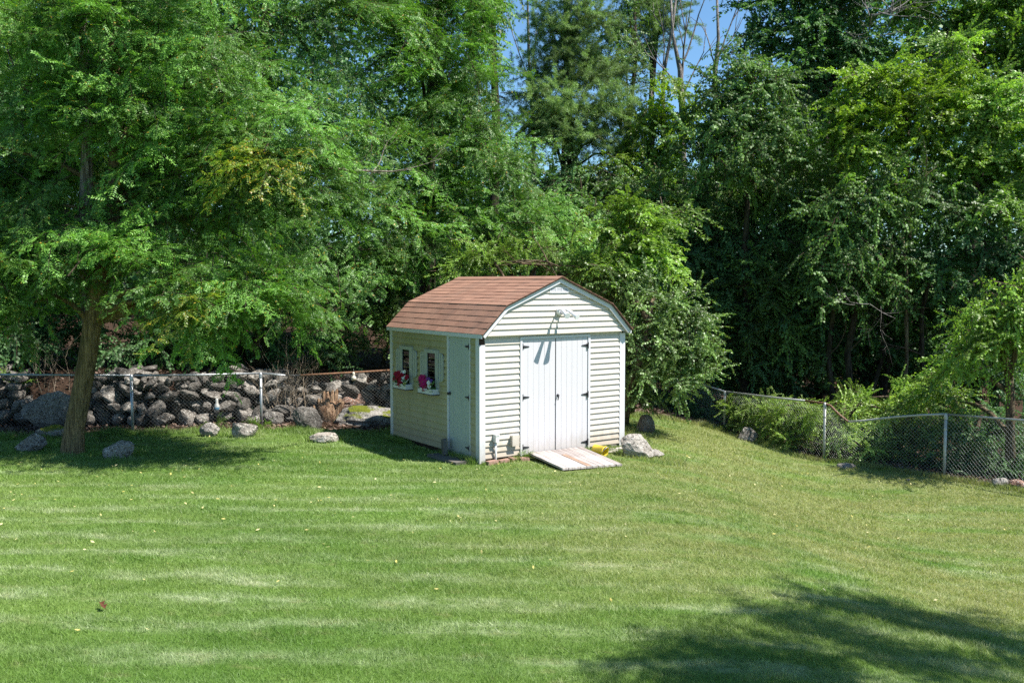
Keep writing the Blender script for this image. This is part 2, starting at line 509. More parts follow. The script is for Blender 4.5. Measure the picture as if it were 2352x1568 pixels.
def glass_mat():
    m, nt, out = mat('window_glass')
    g = nt.nodes.new('ShaderNodeBsdfGlossy'); g.inputs['Roughness'].default_value = 0.03
    t = nt.nodes.new('ShaderNodeBsdfTransparent'); t.inputs['Color'].default_value = (0.85, 0.9, 0.9, 1)
    fr = nt.nodes.new('ShaderNodeFresnel'); fr.inputs['IOR'].default_value = 1.5
    mx = nt.nodes.new('ShaderNodeMixShader')
    nt.links.new(fr.outputs[0], mx.inputs[0]); nt.links.new(t.outputs[0], mx.inputs[1]); nt.links.new(g.outputs[0], mx.inputs[2])
    nt.links.new(mx.outputs[0], out.inputs['Surface'])
    return m
M['glass'] = glass_mat()

def shingle_mat():
    m, nt, out = mat('asphalt_shingle')
    p = pos(nt); oi = nt.nodes.new('ShaderNodeObjectInfo')
    f = noise_tex(nt, p, 3.0, 4); g = noise_tex(nt, p, 120, 2, 0.8)
    c = mixc(nt, oi.outputs['Random'], (0.215, 0.108, 0.072), (0.31, 0.166, 0.112))
    c = mixc(nt, ramp(nt, f, 0.4, 0.7, 0, 0.45), c, (0.19, 0.115, 0.085))
    c = mixc(nt, ramp(nt, g, 0.35, 0.75, 0, 0.5), c, (0.42, 0.27, 0.21))
    c = mixc(nt, ramp(nt, noise_tex(nt, p, 1.0, 5, 0.7, (1.2, 5.0, 1.2)), 0.52, 0.72, 0, 0.5), c, (0.12, 0.085, 0.068))
    bsdf(nt, out, c, 0.95, 0.15, 0, g, 0.5, 0.004)
    return m
M['shingle'] = shingle_mat()

def plank_mat():
    m, nt, out = mat('weathered_plank')
    p = objco(nt); oi = nt.nodes.new('ShaderNodeObjectInfo')
    f = noise_tex(nt, p, 1.0, 5, 0.65, (2.0, 24, 6))
    c = mixc(nt, ramp(nt, f, 0.35, 0.7), (0.28, 0.235, 0.215), (0.58, 0.52, 0.49))
    c = mixc(nt, 1.0, c, ramp(nt, oi.outputs['Random'], 0, 1, 0.72, 1.08), 'MULTIPLY')
    bsdf(nt, out, c, 0.85, 0.2, 0, f, 0.4, 0.006)
    return m
M['plank'] = plank_mat()
M['plank_new'] = simple('tan_plank', (0.36, 0.245, 0.175), 0.8, 0.2, 0, 0.25, 10)

def petal(name, c):
    m, nt, out = mat(name)
    g = nt.nodes.new('ShaderNodeNewGeometry')
    cc = mixc(nt, g.outputs['Random Per Island'], tuple(x * 0.7 for x in c), c)
    bsdf(nt, out, cc, 0.6, 0.2)
    return m
PET = {k: petal('petal_' + k, c) for k, c in dict(crimson=(0.32, 0.008, 0.03), magenta=(0.42, 0.012, 0.12), orange_red=(0.42, 0.05, 0.02), white=(0.78, 0.76, 0.74), yellow=(0.62, 0.60, 0.05), violet=(0.12, 0.05, 0.25)).items()}

# ------------------------------------------------------------------ ground
def build_ground():
    xs = np.concatenate([[-900, -400, -150, -70, -40, -28], np.arange(-20, 20.01, 0.25), [28, 40, 70, 150, 400, 900]])
    ys = np.concatenate([[-600, -200, -60, -20, -6], np.arange(0, 36.01, 0.25), [40, 46, 55, 75, 120, 300, 900]])
    X, Y = np.meshgrid(xs, ys)
    V = np.array([(x, y, gz(x, y)) for x, y in zip(X.ravel(), Y.ravel())])
    nx, ny = len(xs), len(ys)
    I = np.arange(nx * ny).reshape(ny, nx)
    Q = np.stack([I[:-1, :-1], I[:-1, 1:], I[1:, 1:], I[1:, :-1]], -1).reshape(-1, 4)
    me = mesh_np('ground', V, Q, smooth=True)
    lit = np.array([litter_at(x, y) for x, y in V[:, :2]], dtype=np.float32)
    a = me.attributes.new('litter', 'FLOAT', 'POINT')
    a.data.foreach_set('value', lit)
    tag(link('ground', me, None, M['lawn']), kind='structure')

# lawn's far edge: list of (x, y)
EDGE = [(-14, 16.6), (-8.9, 17.5), (-7.2, 18.1), (-5.9, 18.2), (-4.6, 18.25), (-3.4, 17.9), (-2.2, 18.0), (1.5, 19.4), (2.6, 20.8), (3.4, 21.8), (4.6, 22.3), (5.1, 21.8), (6.3, 19.6), (7.3, 18.6), (8.4, 17.4), (9.3, 16.2), (11.5, 14.0), (14, 11)]
def edge_y(x):
    if x < EDGE[0][0]: return EDGE[0][1]
    for (x0, y0), (x1, y1) in zip(EDGE, EDGE[1:]):
        if x <= x1: return y0 + (y1 - y0) * (x - x0) / (x1 - x0)
    return EDGE[-1][1]
def litter_at(x, y):
    return sstep(-0.25, 0.25, y - edge_y(x))

build_ground()

def edge_np(x):
    e = np.array(EDGE)
    return np.interp(x, e[:, 0], e[:, 1])

GX = np.arange(-16, 16.01, 0.25); GY = np.arange(0, 30.01, 0.25)
GZ = np.array([[gz(x, y) for x in GX] for y in GY])
def gz_np(x, y):
    fx = np.clip((x - GX[0]) / 0.25, 0, len(GX) - 1.001); fy = np.clip((y - GY[0]) / 0.25, 0, len(GY) - 1.001)
    i, j = fx.astype(int), fy.astype(int); a, b = fx - i, fy - j
    return (GZ[j, i] * (1 - a) + GZ[j, i + 1] * a) * (1 - b) + (GZ[j + 1, i] * (1 - a) + GZ[j + 1, i + 1] * a) * b

SO = Vector((-0.514, 14.8935, 0.0)); SROT = 0.605
SU = Vector((math.cos(SROT), math.sin(SROT), 0)); SS = Vector((-math.sin(SROT), math.cos(SROT), 0))
def shed_local_np(x, y):
    dx, dy = x - SO.x, y - SO.y
    return dx * SU.x + dy * SU.y, dx * SS.x + dy * SS.y

STONE_FEET = [(-6.6, 15.7), (-3.45, 17.2), (2.15, 15.95), (2.5, 15.75), (2.65, 18.5), (-8.5, 16.4), (-5.2, 17.8)]
def build_grass():
    Vs = []
    for y0, y1, dens, w, h in ((6.2, 7.6, 10500, 0.0045, 0.050), (7.6, 9.2, 8000, 0.0055, 0.050), (9.2, 11.2, 5600, 0.0068, 0.048), (11.2, 13.6, 3900, 0.0085, 0.046), (13.6, 16.4, 2700, 0.0105, 0.046), (16.4, 22.5, 1500, 0.0135, 0.05)):
        wx = 0.575 * y1 + 2.6
        n = int(dens * 2 * wx * (y1 - y0))
        x = rng.uniform(-wx, wx, n); y = rng.uniform(y0, y1, n)
        lx, ly = shed_local_np(x, y)
        keep = (np.abs(x) < 0.575 * y + 2.6) & ((np.abs(x) < 0.575 * y + 0.3) | (rng.uniform(0, 1, n) < 0.6)) & (y < edge_np(x) + rng.normal(0, 0.10, n)) & ~((lx > -0.02) & (lx < 3.06) & (ly > -0.04) & (ly < 3.06)) & ~((lx > 0.78) & (lx < 2.0) & (ly > -1.3) & (ly < 0.1))
        # patchy density
        keep &= rng.uniform(0, 1, n) < 0.75 + 0.25 * np.sin(x * 2.1 + 3 * np.sin(y * 1.3)) * np.sin(y * 5.1 + np.sin(x * 1.7))
        x, y = x[keep], y[keep]; n = len(x)
        z = gz_np(x, y)
        hh = 0.8 * h * rng.uniform(0.5, 1.2, n) * (1 + 0.35 * np.sin(x * 6.3 + 2 * np.sin(y * 3.1)) * np.sin(y * 8.7 + 2 * np.sin(x * 2.9))); ww = w * rng.uniform(0.7, 1.3, n)
        th = rng.uniform(0, np.pi, n)
        lean = rng.normal(0, 0.75, (n, 2)) * hh[:, None]
        c, s = np.cos(th) * ww * 0.5, np.sin(th) * ww * 0.5
        a = np.stack([x - c, y - s, z - 0.004], -1); b = np.stack([x + c, y + s, z - 0.004], -1)
        t = np.stack([x + lean[:, 0], y + lean[:, 1], z + hh], -1)
        Vs.append(np.stack([a, b, t], 1).reshape(-1, 3))
    # uncut tufts along the edges, round the shed's foot and the stones
    ex = rng.uniform(-11.5, 11.5, 30000); ey = edge_np(ex) + rng.normal(-0.02, 0.13, len(ex))
    a = rng.uniform(0, 1, 5200); sx = np.where(a < 0.5, a * 6.1, -0.05); sy = np.where(a < 0.5, -0.05, (a - 0.5) * 6.1)
    out = np.abs(rng.normal(0, 0.05, len(a))); sx = np.where(a < 0.5, sx, sx - out); sy = np.where(a < 0.5, sy - out, sy)
    ok = ~((a < 0.5) & (sx > 0.75) & (sx < 2.1))
    wx_ = SO.x + SU.x * sx + SS.x * sy; wy_ = SO.y + SU.y * sx + SS.y * sy
    px_, py_ = [ex, wx_[ok]], [ey, wy_[ok]]
    for (cx_, cy_) in [(-7.43, 15.8)] + STONE_FEET:
        th_ = rng.uniform(0, 6.28, 420); rr_ = rng.uniform(0.22, 0.45, 420)
        px_.append(cx_ + np.cos(th_) * rr_); py_.append(cy_ + np.sin(th_) * rr_ * 0.8)
    x = np.concatenate(px_); y = np.concatenate(py_); n = len(x); z = gz_np(x, y)
    clump = 0.5 + 0.5 * np.sin(x * 5.1 + np.sin(y * 7)) * np.sin(x * 1.7 + y)
    hh = (0.05 + 0.10 * clump) * rng.uniform(0.5, 1.2, n); ww = 0.011 * rng.uniform(0.7, 1.3, n)
    th = rng.uniform(0, np.pi, n); lean = rng.normal(0, 0.5, (n, 2)) * hh[:, None]
    c, s = np.cos(th) * ww * 0.5, np.sin(th) * ww * 0.5
    Vs.append(np.stack([np.stack([x - c, y - s, z - 0.004], -1), np.stack([x + c, y + s, z - 0.004], -1), np.stack([x + lean[:, 0], y + lean[:, 1], z + hh], -1)], 1).reshape(-1, 3))
    V = np.concatenate(Vs)
    T = np.arange(len(V)).reshape(-1, 3)
    tag(link('grass', mesh_np('grass', V, None, T), None, M['blade']), 'short mown lawn grass with pale mower bands', 'grass', kind='stuff')
build_grass()

# ------------------------------------------------------------------ rocks
def rock_mesh(name, seed, sub=2, flat=1.0, cuts=5):
    r = random.Random(seed)
    bm = bmesh.new()
    bmesh.ops.create_icosphere(bm, subdivisions=sub, radius=1.0)
    planes = []
    for _ in range(cuts):
        d = Vector((r.gauss(0, 1), r.gauss(0, 1), r.gauss(0, 0.8))).normalized()
        planes.append((d, r.uniform(0.55, 0.85)))
    off = Vector((r.uniform(0, 50), r.uniform(0, 50), r.uniform(0, 50)))
    for v in bm.verts:
        p = v.co.copy()
        p *= 1 + 0.22 * mnoise.noise(p * 1.3 + off) + 0.09 * mnoise.noise(p * 3.4 + off)
        for d, k in planes:
            e = p.dot(d) - k
            if e > 0: p -= d * (e * 0.86)
        p *= 1 + 0.05 * mnoise.noise(p * 6 + off)
        if sub > 3: p *= 1 + 0.03 * mnoise.noise(p * 13 + off)
        v.co = p
    for f in bm.faces: f.smooth = False
    me = bpy.data.meshes.new(name)
    bm.to_mesh(me); bm.free()
    # normalise to a unit box half-size
    co = np.zeros(len(me.vertices) * 3); me.vertices.foreach_get('co', co); co = co.reshape(-1, 3)
    co -= (co.max(0) + co.min(0)) / 2; co /= (co.max(0) - co.min(0)) / 2
    me.vertices.foreach_set('co', co.ravel()); me.update()
    return me

def boulder(x0, x1, ytop, ybase, label, seed, material='rock', depth=0.8, sub=4, tilt=0.0, rz=None, Y=None, group=None, cuts=6, name='boulder'):
    """a stone that spans x0..x1 and ytop..ybase in the 2352 px picture, standing on the ground"""
    p = onground((x0 + x1) / 2, ybase) if Y is None else at((x0 + x1) / 2, ybase, Y)
    w = (x1 - x0) / F * p.y / 2; h = (ybase - ytop) / F * p.y / 2
    d = w * depth
    me = rock_mesh(name, seed, sub, 1, cuts)
    o = link(name, me, None, M[material])
    o.scale = (w * 1.04, d, h * 1.25)
    o.location = (p.x, p.y + d * 0.75, p.z + h * 0.78)
    o.rotation_euler = (0, tilt, 0 if rz is None else rz)
    tag(o, label, 'boulder' if name == 'boulder' else 'stone', group)
    return o

# ------------------------------------------------------------------ the shed
def build_shed():
    sh = empty('garden_shed', SO, SROT)
    tag(sh, 'cream vinyl sided garden shed with brown gambrel roof and white double doors', 'shed')
    PROF = [(-0.04, 2.105), (0.42, 2.555), (1.532, 3.015), (2.645, 2.555), (3.105, 2.10)]
    def prof_at(x):
        for (a, b), (c, d) in zip(PROF, PROF[1:]):
            if a <= x <= c: return b + (d - b) * (x - a) / (c - a)
        return 2.0
    # --- base
    b = MB()
    b.box(0.03, 3.02, 0.03, 3.02, 0.0, 0.11)
    b.build('base_frame', M['beam'], sh)
    # --- walls: inner panels
    def wall(name, boxes, m):
        w = MB()
        for q in boxes: w.box(*q)
        return w.build(name, m, sh)
    wf = wall('front_wall', [(0.05, 0.79, 0.004, 0.05, 0.085, 2.06), (2.24, 3.0, 0.004, 0.05, 0.06, 2.06), (0.79, 2.24, 0.004, 0.05, 2.0, 2.06)], M['siding'])
    wl_ = wall('left_wall', [(0.004, 0.05, 0.052, 0.27, 0.06, 2.06), (0.004, 0.05, 0.92, 3.0, 0.09, 2.06), (0.004, 0.05, 0.27, 0.92, 2.03, 2.06)], M['siding_algae_shade'])
    wr = wall('right_wall', [(3.0, 3.046, 0.052, 3.0, 0.08, 2.06)], M['siding'])
    wb = wall('rear_wall', [(0.052, 2.998, 3.0, 3.046, 0.08, 2.06)], M['siding'])
    E = 0.0968
    def board(parent, A, B, z0, z1, m, axis, sgn, plane, zt=None):
        """one lap board from A to B along the wall, its foot standing proud"""
        k = MB()
        p0, p1, pb = 0.025, 0.002, -0.003
        def P(u, out, z):
            c = plane + sgn * out
            return (u, c, z) if axis == 'x' else (c, u, z)
        sec = [(p0, z0), (p0, z0 + 0.012), (p1, z1), (pb, z1), (pb, z0)]
        a = [P(A, o, z) for o, z in sec]; c = [P(B, o, z) for o, z in sec]
        if (axis == 'x') == (sgn < 0): k.prism(a, c)
        else: k.prism(c, a)
        o = k.build('siding_board', m, parent)
        return o
    z = 0.085
    while z < 2.0:
        zt = min(z + E, 2.02)
        board(wf, 0.088, 0.773, z, zt, M['siding'], 'x', -1, 0.0)
        board(wf, 2.252, 2.935, z - 0.02, zt - 0.02, M['siding'], 'x', -1, 0.0)
        z += E
    k = MB(); k.box(0.088, 2.935, -0.006, 0.002, 2.032, 2.062); k.build('header_strip', M['siding'], wf)
    z = 0.09
    E2 = 0.1085
    while z < 2.0:
        zt = min(z + E2, 2.05)
        board(wl_, 0.088, 0.252, z, zt, M['siding_algae_shade'], 'y', -1, 0.0)
        board(wl_, 0.972, 2.965, z, zt, M['siding_algae_shade'], 'y', -1, 0.0)
        board(wr, 0.088, 2.965, z, zt, M['siding'], 'y', 1, 3.05)
        board(wb, 0.088, 2.965, z, zt, M['siding'], 'x', 1, 3.05)
        z += E2
    # gable: stands 6 cm proud of the wall below
    GY0 = -0.065
    g = MB()
    inner = [(0.02, 2.075), (0.44, 2.50), (1.532, 2.955), (2.625, 2.50), (3.04, 2.07)]
    g.prism([(x, GY0 + 0.006, zz) for x, zz in inner], [(x, 0.04, zz) for x, zz in inner])
    gw = g.build('gable_wall', M['siding'], sh)
    def span(zz):
        xs = []
        for (a, b_), (c, d) in zip(inner, inner[1:]):
            if min(b_, d) <= zz <= max(b_, d) and abs(d - b_) > 1e-6:
                xs.append(a + (c - a) * (zz - b_) / (d - b_))
        return (min(xs), max(xs)) if len(xs) > 1 else None
    z = 2.068
    while z < 2.92:
        zt = min(z + 0.0975, 2.945)
        s0, s1 = span(max(z, 2.0751)) or (0.02, 3.04), span(zt)
        if s1 is None: break
        k = MB()
        def row(x0, x1, zz, out): return [(x0, GY0 - out, zz), (x1, GY0 - out, zz)]
        a0, a1 = s0; b0, b1 = s1
        V = row(a0, a1, z, 0.025) + row(a0, a1, z + 0.012, 0.025) + row(b0, b1, zt, 0.002) + row(b0, b1, zt, -0.003) + row(a0, a1, z, -0.003)
        k.add(V, [(0, 1, 3, 2), (2, 3, 5, 4), (4, 5, 7, 6), (6, 7, 9, 8), (8, 9, 1, 0), (0, 2, 4, 6, 8), (1, 9, 7, 5, 3)])
        k.build('siding_board', M['siding'], gw)
        z += 0.0975
    rg = MB(); rg.prism([(x, 3.04, zz) for x, zz in inner], [(x, 3.10, zz) for x, zz in inner]); rg.build('rear_gable_wall', M['siding'], sh)
    # rake boards on the front
    for i in range(4):
        (x0, z0), (x1, z1) = PROF[i], PROF[i + 1]
        dv = Vector((x1 - x0, 0, z1 - z0)).normalized(); nr = Vector((-dv.z, 0, dv.x))
        w = 0.085
        def low(px, pz, j):  # mitred lower corner
            if j in (0, 4): return Vector((px, 0, pz)) - nr * w
            (xa, za), (xb, zb) = PROF[j - 1], PROF[j]
            (xc, zc) = PROF[j + 1]
            d1 = Vector((xb - xa, 0, zb - za)).normalized(); d2 = Vector((xc - xb, 0, zc - zb)).normalized()
            n1, n2 = Vector((-d1.z, 0, d1.x)), Vector((-d2.z, 0, d2.x))
            m_ = (n1 + n2).normalized()
            return Vector((px, 0, pz)) - m_ * (w / m_.dot(n1))
        q = [Vector((x0, 0, z0)), low(x0, z0, i), low(x1, z1, i + 1), Vector((x1, 0, z1))]
        k = MB()
        k.prism([(p.x, -0.125, p.z - 0.004) for p in q], [(p.x, -0.088, p.z - 0.004) for p in q])
        k.build('rake_board', M['white'], sh)
    # --- roof: deck and shingles
    rf = MB()
    Y0, Y1 = -0.168, 3.15
    lowp = [(x, zz - 0.016) for x, zz in PROF]
    outl = PROF + lowp[::-1]
    rf.prism([(x, Y0 + 0.006, zz - 0.004) for x, zz in outl], [(x, Y1 - 0.012, zz - 0.004) for x, zz in outl])
    roof = rf.build('roof', M['beam'], sh)
    def shingle_mesh(w, e, tip):
        k = MB()
        t0, t1 = 0.009, 0.002
        k.prism([(0.002, 0, 0.0), (0.002, 0, t0), (0.002, e + 0.02, t1), (0.002, e + 0.02, -0.0)], [(w - 0.002, 0, 0.0), (w - 0.002, 0, t0), (w - 0.002, e + 0.02, t1), (w - 0.002, e + 0.02, -0.0)])
        me = k.mesh('shingle'); me.materials.append(M['shingle'])
        return me
    cache = {}
    for i, n in ((0, 5), (1, 9), (3, 5), (2, 9)):
        (x0, z0), (x1, z1) = PROF[i], PROF[i + 1]
        if i in (2, 3): x0, z0, x1, z1 = x1, z1, x0, z0
        up = Vector((x1 - x0, 0, z1 - z0)); ln = up.length; up.normalize()
        right = i in (2, 3)
        ax = Vector((0, 1, 0)) if right else Vector((0, -1, 0))
        nr = ax.cross(up)
        e = (ln + 0.012) / n
        for c in range(n):
            s = c * e - 0.012
            off = (c % 2) * 0.15
            u = 0.0
            tot = Y1 - Y0
            while u < tot - 1e-6:
                tab = 0.305 if not right else 0.915
                w = min(tab if u > 0 else tab - off, tot - u)
                if w < 0.02: break
                key = (round(w, 3), round(e, 4))
                if key not in cache: cache[key] = shingle_mesh(w, e, 0)
                o = link('shingle', cache[key], roof)
                base = Vector((x0, 0, z0)) + up * s + nr * 0.003
                st = (Y0 + u) if right else (Y1 - u)
                base.y = st
                jit = 0.0015 * random.uniform(-1, 1)
                Mx = Matrix((ax, up, nr)).transposed().to_4x4(); Mx.translation = base + nr * jit
                o.matrix_basis = Mx
                u += w
    k = MB()
    (xr, zr) = PROF[2]
    k.prism([(xr - 0.11, Y0, zr - 0.028), (xr, Y0, zr + 0.018), (xr + 0.11, Y0, zr - 0.028), (xr, Y0, zr + 0.009)], [(xr - 0.11, Y1, zr - 0.028), (xr, Y1, zr + 0.018), (xr + 0.11, Y1, zr - 0.028), (xr, Y1, zr + 0.009)])
    k.build('ridge_cap', M['shingle'], roof)
    # eave fascias
    k = MB(); k.box(-0.055, -0.03, Y0 + 0.05, Y1 - 0.02, 2.035, 2.098); k.build('fascia', M['white'], sh)
    k = MB(); k.box(3.095, 3.12, Y0 + 0.05, Y1 - 0.02, 2.03, 2.093); k.build('fascia', M['white'], sh)
    k = MB(); k.box(-0.03, 0.0, 0.002, 3.05, 2.04, 2.056); k.build('soffit', M['white'], sh)
    # --- corner trims
    def trim(*q):
        k = MB(); k.box(*q); return k.build('corner_trim', M['white'], sh)
    trim(-0.024, 0.086, -0.026, 0.003, 0.02, 1.925)
    trim(-0.026, 0.003, 0.004, 0.086, 0.0, 2.03)
    trim(2.935, 3.055, -0.026, 0.003, 0.0, 2.03)
    trim(3.047, 3.074, 0.004, 0.086, 0.0, 2.03)
    trim(-0.026, 0.003, 2.966, 3.06, 0.04, 2.03)
    trim(3.047, 3.074, 2.966, 3.06, 0.04, 2.03)
    k = MB(); k.box(-0.012, 0.08, -0.012, 0.003, 1.927, 2.06); o = k.build('corner_post', M['beam'], sh)
    o['label'] = 'bare dark wood where the corner trim is broken off'
    # --- double doors
    def hinge(parent, M4):
        k = MB()
        k.box(-0.012, 0.012, -0.010, 0.0, -0.055, 0.055)
        k.prism([(0.012, -0.008, -0.024), (0.125, -0.008, -0.008), (0.14, -0.008, 0), (0.125, -0.008, 0.008), (0.012, -0.008, 0.024)], [(0.012, 0, -0.024), (0.125, 0, -0.008), (0.14, 0, 0), (0.125, 0, 0.008), (0.012, 0, 0.024)])
        k.tube([(0.004, -0.012, -0.03), (0.004, -0.012, 0.03)], 0.008, 6)
        o = k.build('hinge', M['black_metal'], parent)
        o.matrix_basis = M4
    def face(x, y, z, ax):
        a = Vector(ax); up = Vector((0, 0, 1)); b_ = up.cross(a)
        m_ = Matrix((a, b_, up)).transposed().to_4x4(); m_.translation = (x, y, z)
        return m_
    k = MB()
    k.box(0.772, 0.812, -0.034, 0.003, 0.04, 2.03); k.box(2.206, 2.252, -0.034, 0.003, 0.02, 2.03); k.box(0.812, 2.206, -0.034, 0.003, 1.992, 2.03)
    k.build('door_frame', M['white'], sh)
    for x0, x1, zb, hx in ((0.818, 1.498, 0.075, 0), (1.516, 2.200, 0.045, 1)):
        k = MB(); k.box(x0 + 0.002, x1 - 0.002, 0.006, 0.03, zb + 0.004, 1.985)
        d = k.build('door', M['door_shade'], sh)
        n = 6; w = (x1 - x0) / n
        for i in range(n):
            k = MB()
            a, c = x0 + i * w, x0 + (i + 1) * w
            gp = 0.0004
            yy = -0.018 + random.uniform(-0.001, 0.001)
            sec = [(a + gp, 0.004), (a + gp, yy + 0.004), (a + gp + 0.0018, yy), (c - gp - 0.0018, yy), (c - gp, yy + 0.003), (c - gp, 0.004)]
            k.prism([(p, q, zb) for p, q in sec], [(p, q, 1.986) for p, q in sec])
            k.build('board', M['door_white'], d)
        for zz in ((1.867, 1.03, 0.195) if hx == 0 else (1.842, 0.995, 0.165)):
            if hx == 0: hinge(d, face(x0 + 0.004, -0.019, zz, (1, 0, 0)))
            else:
                k = MB()
                k.box(2.184, 2.208, -0.046, -0.034, zz - 0.055, zz + 0.055)
                k.prism([(2.184, -0.028, zz - 0.024), (2.184, -0.028, zz + 0.024), (2.075, -0.028, zz + 0.008), (2.06, -0.028, zz), (2.075, -0.028, zz - 0.008)], [(2.184, -0.019, zz - 0.024), (2.184, -0.019, zz + 0.024), (2.075, -0.019, zz + 0.008), (2.06, -0.019, zz), (2.075, -0.019, zz - 0.008)])
                k.build('hinge', M['black_metal'], d)
        if hx == 1:
            k = MB()
            k.lathe([(0.0, 0.0), (0.024, 0.0), (0.024, 0.006), (0.010, 0.010), (0.010, 0.03)], 12, Matrix.Translation((1.552, -0.018, 1.02)) @ Matrix.Rotation(math.pi / 2, 4, 'X'))
            k.tube([(1.552, -0.052, 1.02), (1.552, -0.055, 1.03), (1.540, -0.057, 0.985), (1.528, -0.057, 0.94)], [0.010, 0.011, 0.010, 0.008], 8)
            k.build('handle', M['black_metal'], d)
            k = MB(); k.box(1.494, 1.514, -0.012, 0.0, 0.05, 1.985); k.build('astragal', M['black_metal'], d)
    # --- gable vent
    k = MB()
    k.box(1.33, 1.715, -0.094, -0.078, 2.748, 2.765); k.box(1.33, 1.715, -0.094, -0.078, 2.825, 2.842)
    for x in (1.33, 1.455, 1.58, 1.70): k.box(x, x + 0.015, -0.094, -0.078, 2.765, 2.825)
    v = k.build('gable_vent', M['white'], sh)
    for j in range(5):
        zz = 2.766 + j * 0.012
        k = MB(); k.prism([(1.345, -0.092, zz), (1.345, -0.082, zz + 0.010), (1.345, -0.080, zz + 0.008), (1.345, -0.090, zz - 0.001)], [(1.70, -0.092, zz), (1.70, -0.082, zz + 0.010), (1.70, -0.080, zz + 0.008), (1.70, -0.090, zz - 0.001)])
        k.build('louvre', M['white'], v)
    # --- floodlight: round plate and two heads
    k = MB()
    fy = GY0 - 0.014
    k.lathe([(0.0, 0.062), (0.05, 0.062), (0.062, 0.052), (0.070, 0.0), (0.0, 0.0)], 24, Matrix.Translation((1.527, fy, 2.440)) @ Matrix.Rotation(math.pi / 2, 4, 'X'))
    fl = k.build('floodlight', M['lampwhite'], sh)
    k = MB()
    k.lathe([(0.0, 0.006), (0.034, 0.006), (0.040, 0.0)], 20, Matrix.Translation((1.535, fy - 0.062, 2.428)) @ Matrix.Rotation(math.pi / 2, 4, 'X'))
    k.build('sensor_lens', M['lens'], fl)
    for root, tip in (((1.575, fy - 0.045, 2.465), (1.640, fy - 0.36, 2.355)), ((1.490, fy - 0.045, 2.470), (1.430, fy - 0.36, 2.375))):
        a, b_ = Vector(root), Vector(tip)
        k = MB()
        d_ = (b_ - a)
        pts = [a, a + d_ * 0.30 + Vector((0, 0, 0.035)), a + d_ * 0.42 + Vector((0, 0, 0.03)), a + d_ * 0.7 + Vector((0, 0, 0.015)), b_ - d_ * 0.04, b_]
        k.tube(pts, [0.012, 0.014, 0.026, 0.034, 0.052, 0.050], 16)
        k.build('lamp_head', M['lampwhite'], fl)
    # --- conduit with outlet, junction box
    k = MB(); k.tube([(0.268, -0.055, -0.06), (0.266, -0.055, 0.36)], 0.019, 10)
    cd = k.build('conduit', M['plastic'], sh)
    k = MB(); k.box(0.236, 0.302, -0.105, -0.016, 0.352, 0.475); k.box(0.229, 0.309, -0.112, -0.096, 0.455, 0.482); k.build('outlet_box', M['plastic'], cd)
    k = MB(); k.box(0.575, 0.70, -0.085, -0.016, 0.262, 0.425); k.box(0.568, 0.707, -0.098, -0.085, 0.255, 0.432); k.build('junction_box', M['siding'], sh)
    # --- side door
    k = MB()
    k.box(-0.034, 0.003, 0.927, 0.972, 0.05, 2.045); k.box(-0.03, 0.003, 0.252, 0.272, 0.03, 2.045); k.box(-0.034, 0.003, 0.272, 0.927, 2.028, 2.045)
    k.build('door_frame', M['white'], sh)
    k = MB(); k.box(0.006, 0.03, 0.276, 0.92, 0.06, 2.022)
    d = k.build('door', M['door_shade'], sh); d['label'] = 'narrow side door with vertical boards'
    n = 5; w = (0.922 - 0.276) / n
    for i in range(n):
        a, c = 0.276 + i * w, 0.276 + (i + 1) * w
        yy = -0.016 + random.uniform(-0.001, 0.001); gp = 0.0022
        sec = [(0.004, a + gp), (0.004, c - gp), (yy + 0.004, c - gp), (yy, c - gp - 0.005), (yy, a + gp + 0.005), (yy + 0.004, a + gp)]
        k = MB(); k.prism([(p, q, 0.055) for p, q in sec], [(p, q, 2.023) for p, q in sec]); k.build('board', M['door_shade'], d)
    for zz in (1.886, 1.054, 0.226): hinge(d, face(-0.017, 0.285, zz, (0, 1, 0)) @ Matrix.Scale(-1, 4, (0, 1, 0)))
    k = MB(); k.lathe([(0.0, 0.055), (0.022, 0.052), (0.027, 0.04), (0.012, 0.022), (0.012, 0.008), (0.026, 0.006), (0.026, 0.0)], 14, Matrix.Translation((-0.017, 0.895, 1.07)) @ Matrix.Rotation(-math.pi / 2, 4, 'Y'))
    k.build('knob', M['black_metal'], d)
    # --- two windows with shutters (outward is -x)
    for (ya, yb, zt) in ((2.175, 2.655, 1.775), (1.250, 1.735, 1.768)):
        zb = 1.10
        fw = 0.105
        k = MB()
        k.box(-0.045, 0.0, ya, ya + fw, zb, zt - 0.06); k.box(-0.045, 0.0, yb - fw, yb, zb, zt - 0.06); k.box(-0.047, 0.0, ya, yb, zt - 0.06, zt); k.box(-0.045, 0.0, ya, yb, zb - 0.05, zb)
        w_ = k.build('window', M['shutter_shaded'], sh)
        k = MB(); k.box(-0.0185, -0.015, ya + fw, yb - fw, zb, zt - 0.06); k.build('interior', M['glass_dark'], w_)
        k = MB()
        for j in range(4):
            yy = yb - fw - 0.012 - j * 0.036
            k.box(-0.0225, -0.020 - 0.001 * (j % 2), yy - 0.034, yy, zb, zt - 0.062)
        k.build('curtain', M['curtain'], w_)
        k = MB(); k.box(-0.034, -0.026, ya + fw, yb - fw, 1.44, 1.462); k.box(-0.034, -0.026, ya + fw, ya + fw + 0.014, zb, zt - 0.06); k.box(-0.034, -0.026, yb - fw - 0.014, yb - fw, zb, zt - 0.06); k.build('sash', M['black_metal'], w_)
        k = MB(); k.box(-0.0255, -0.0245, ya + fw + 0.001, yb - fw - 0.001, zb, zt - 0.061); k.build('pane', M['glass'], w_)
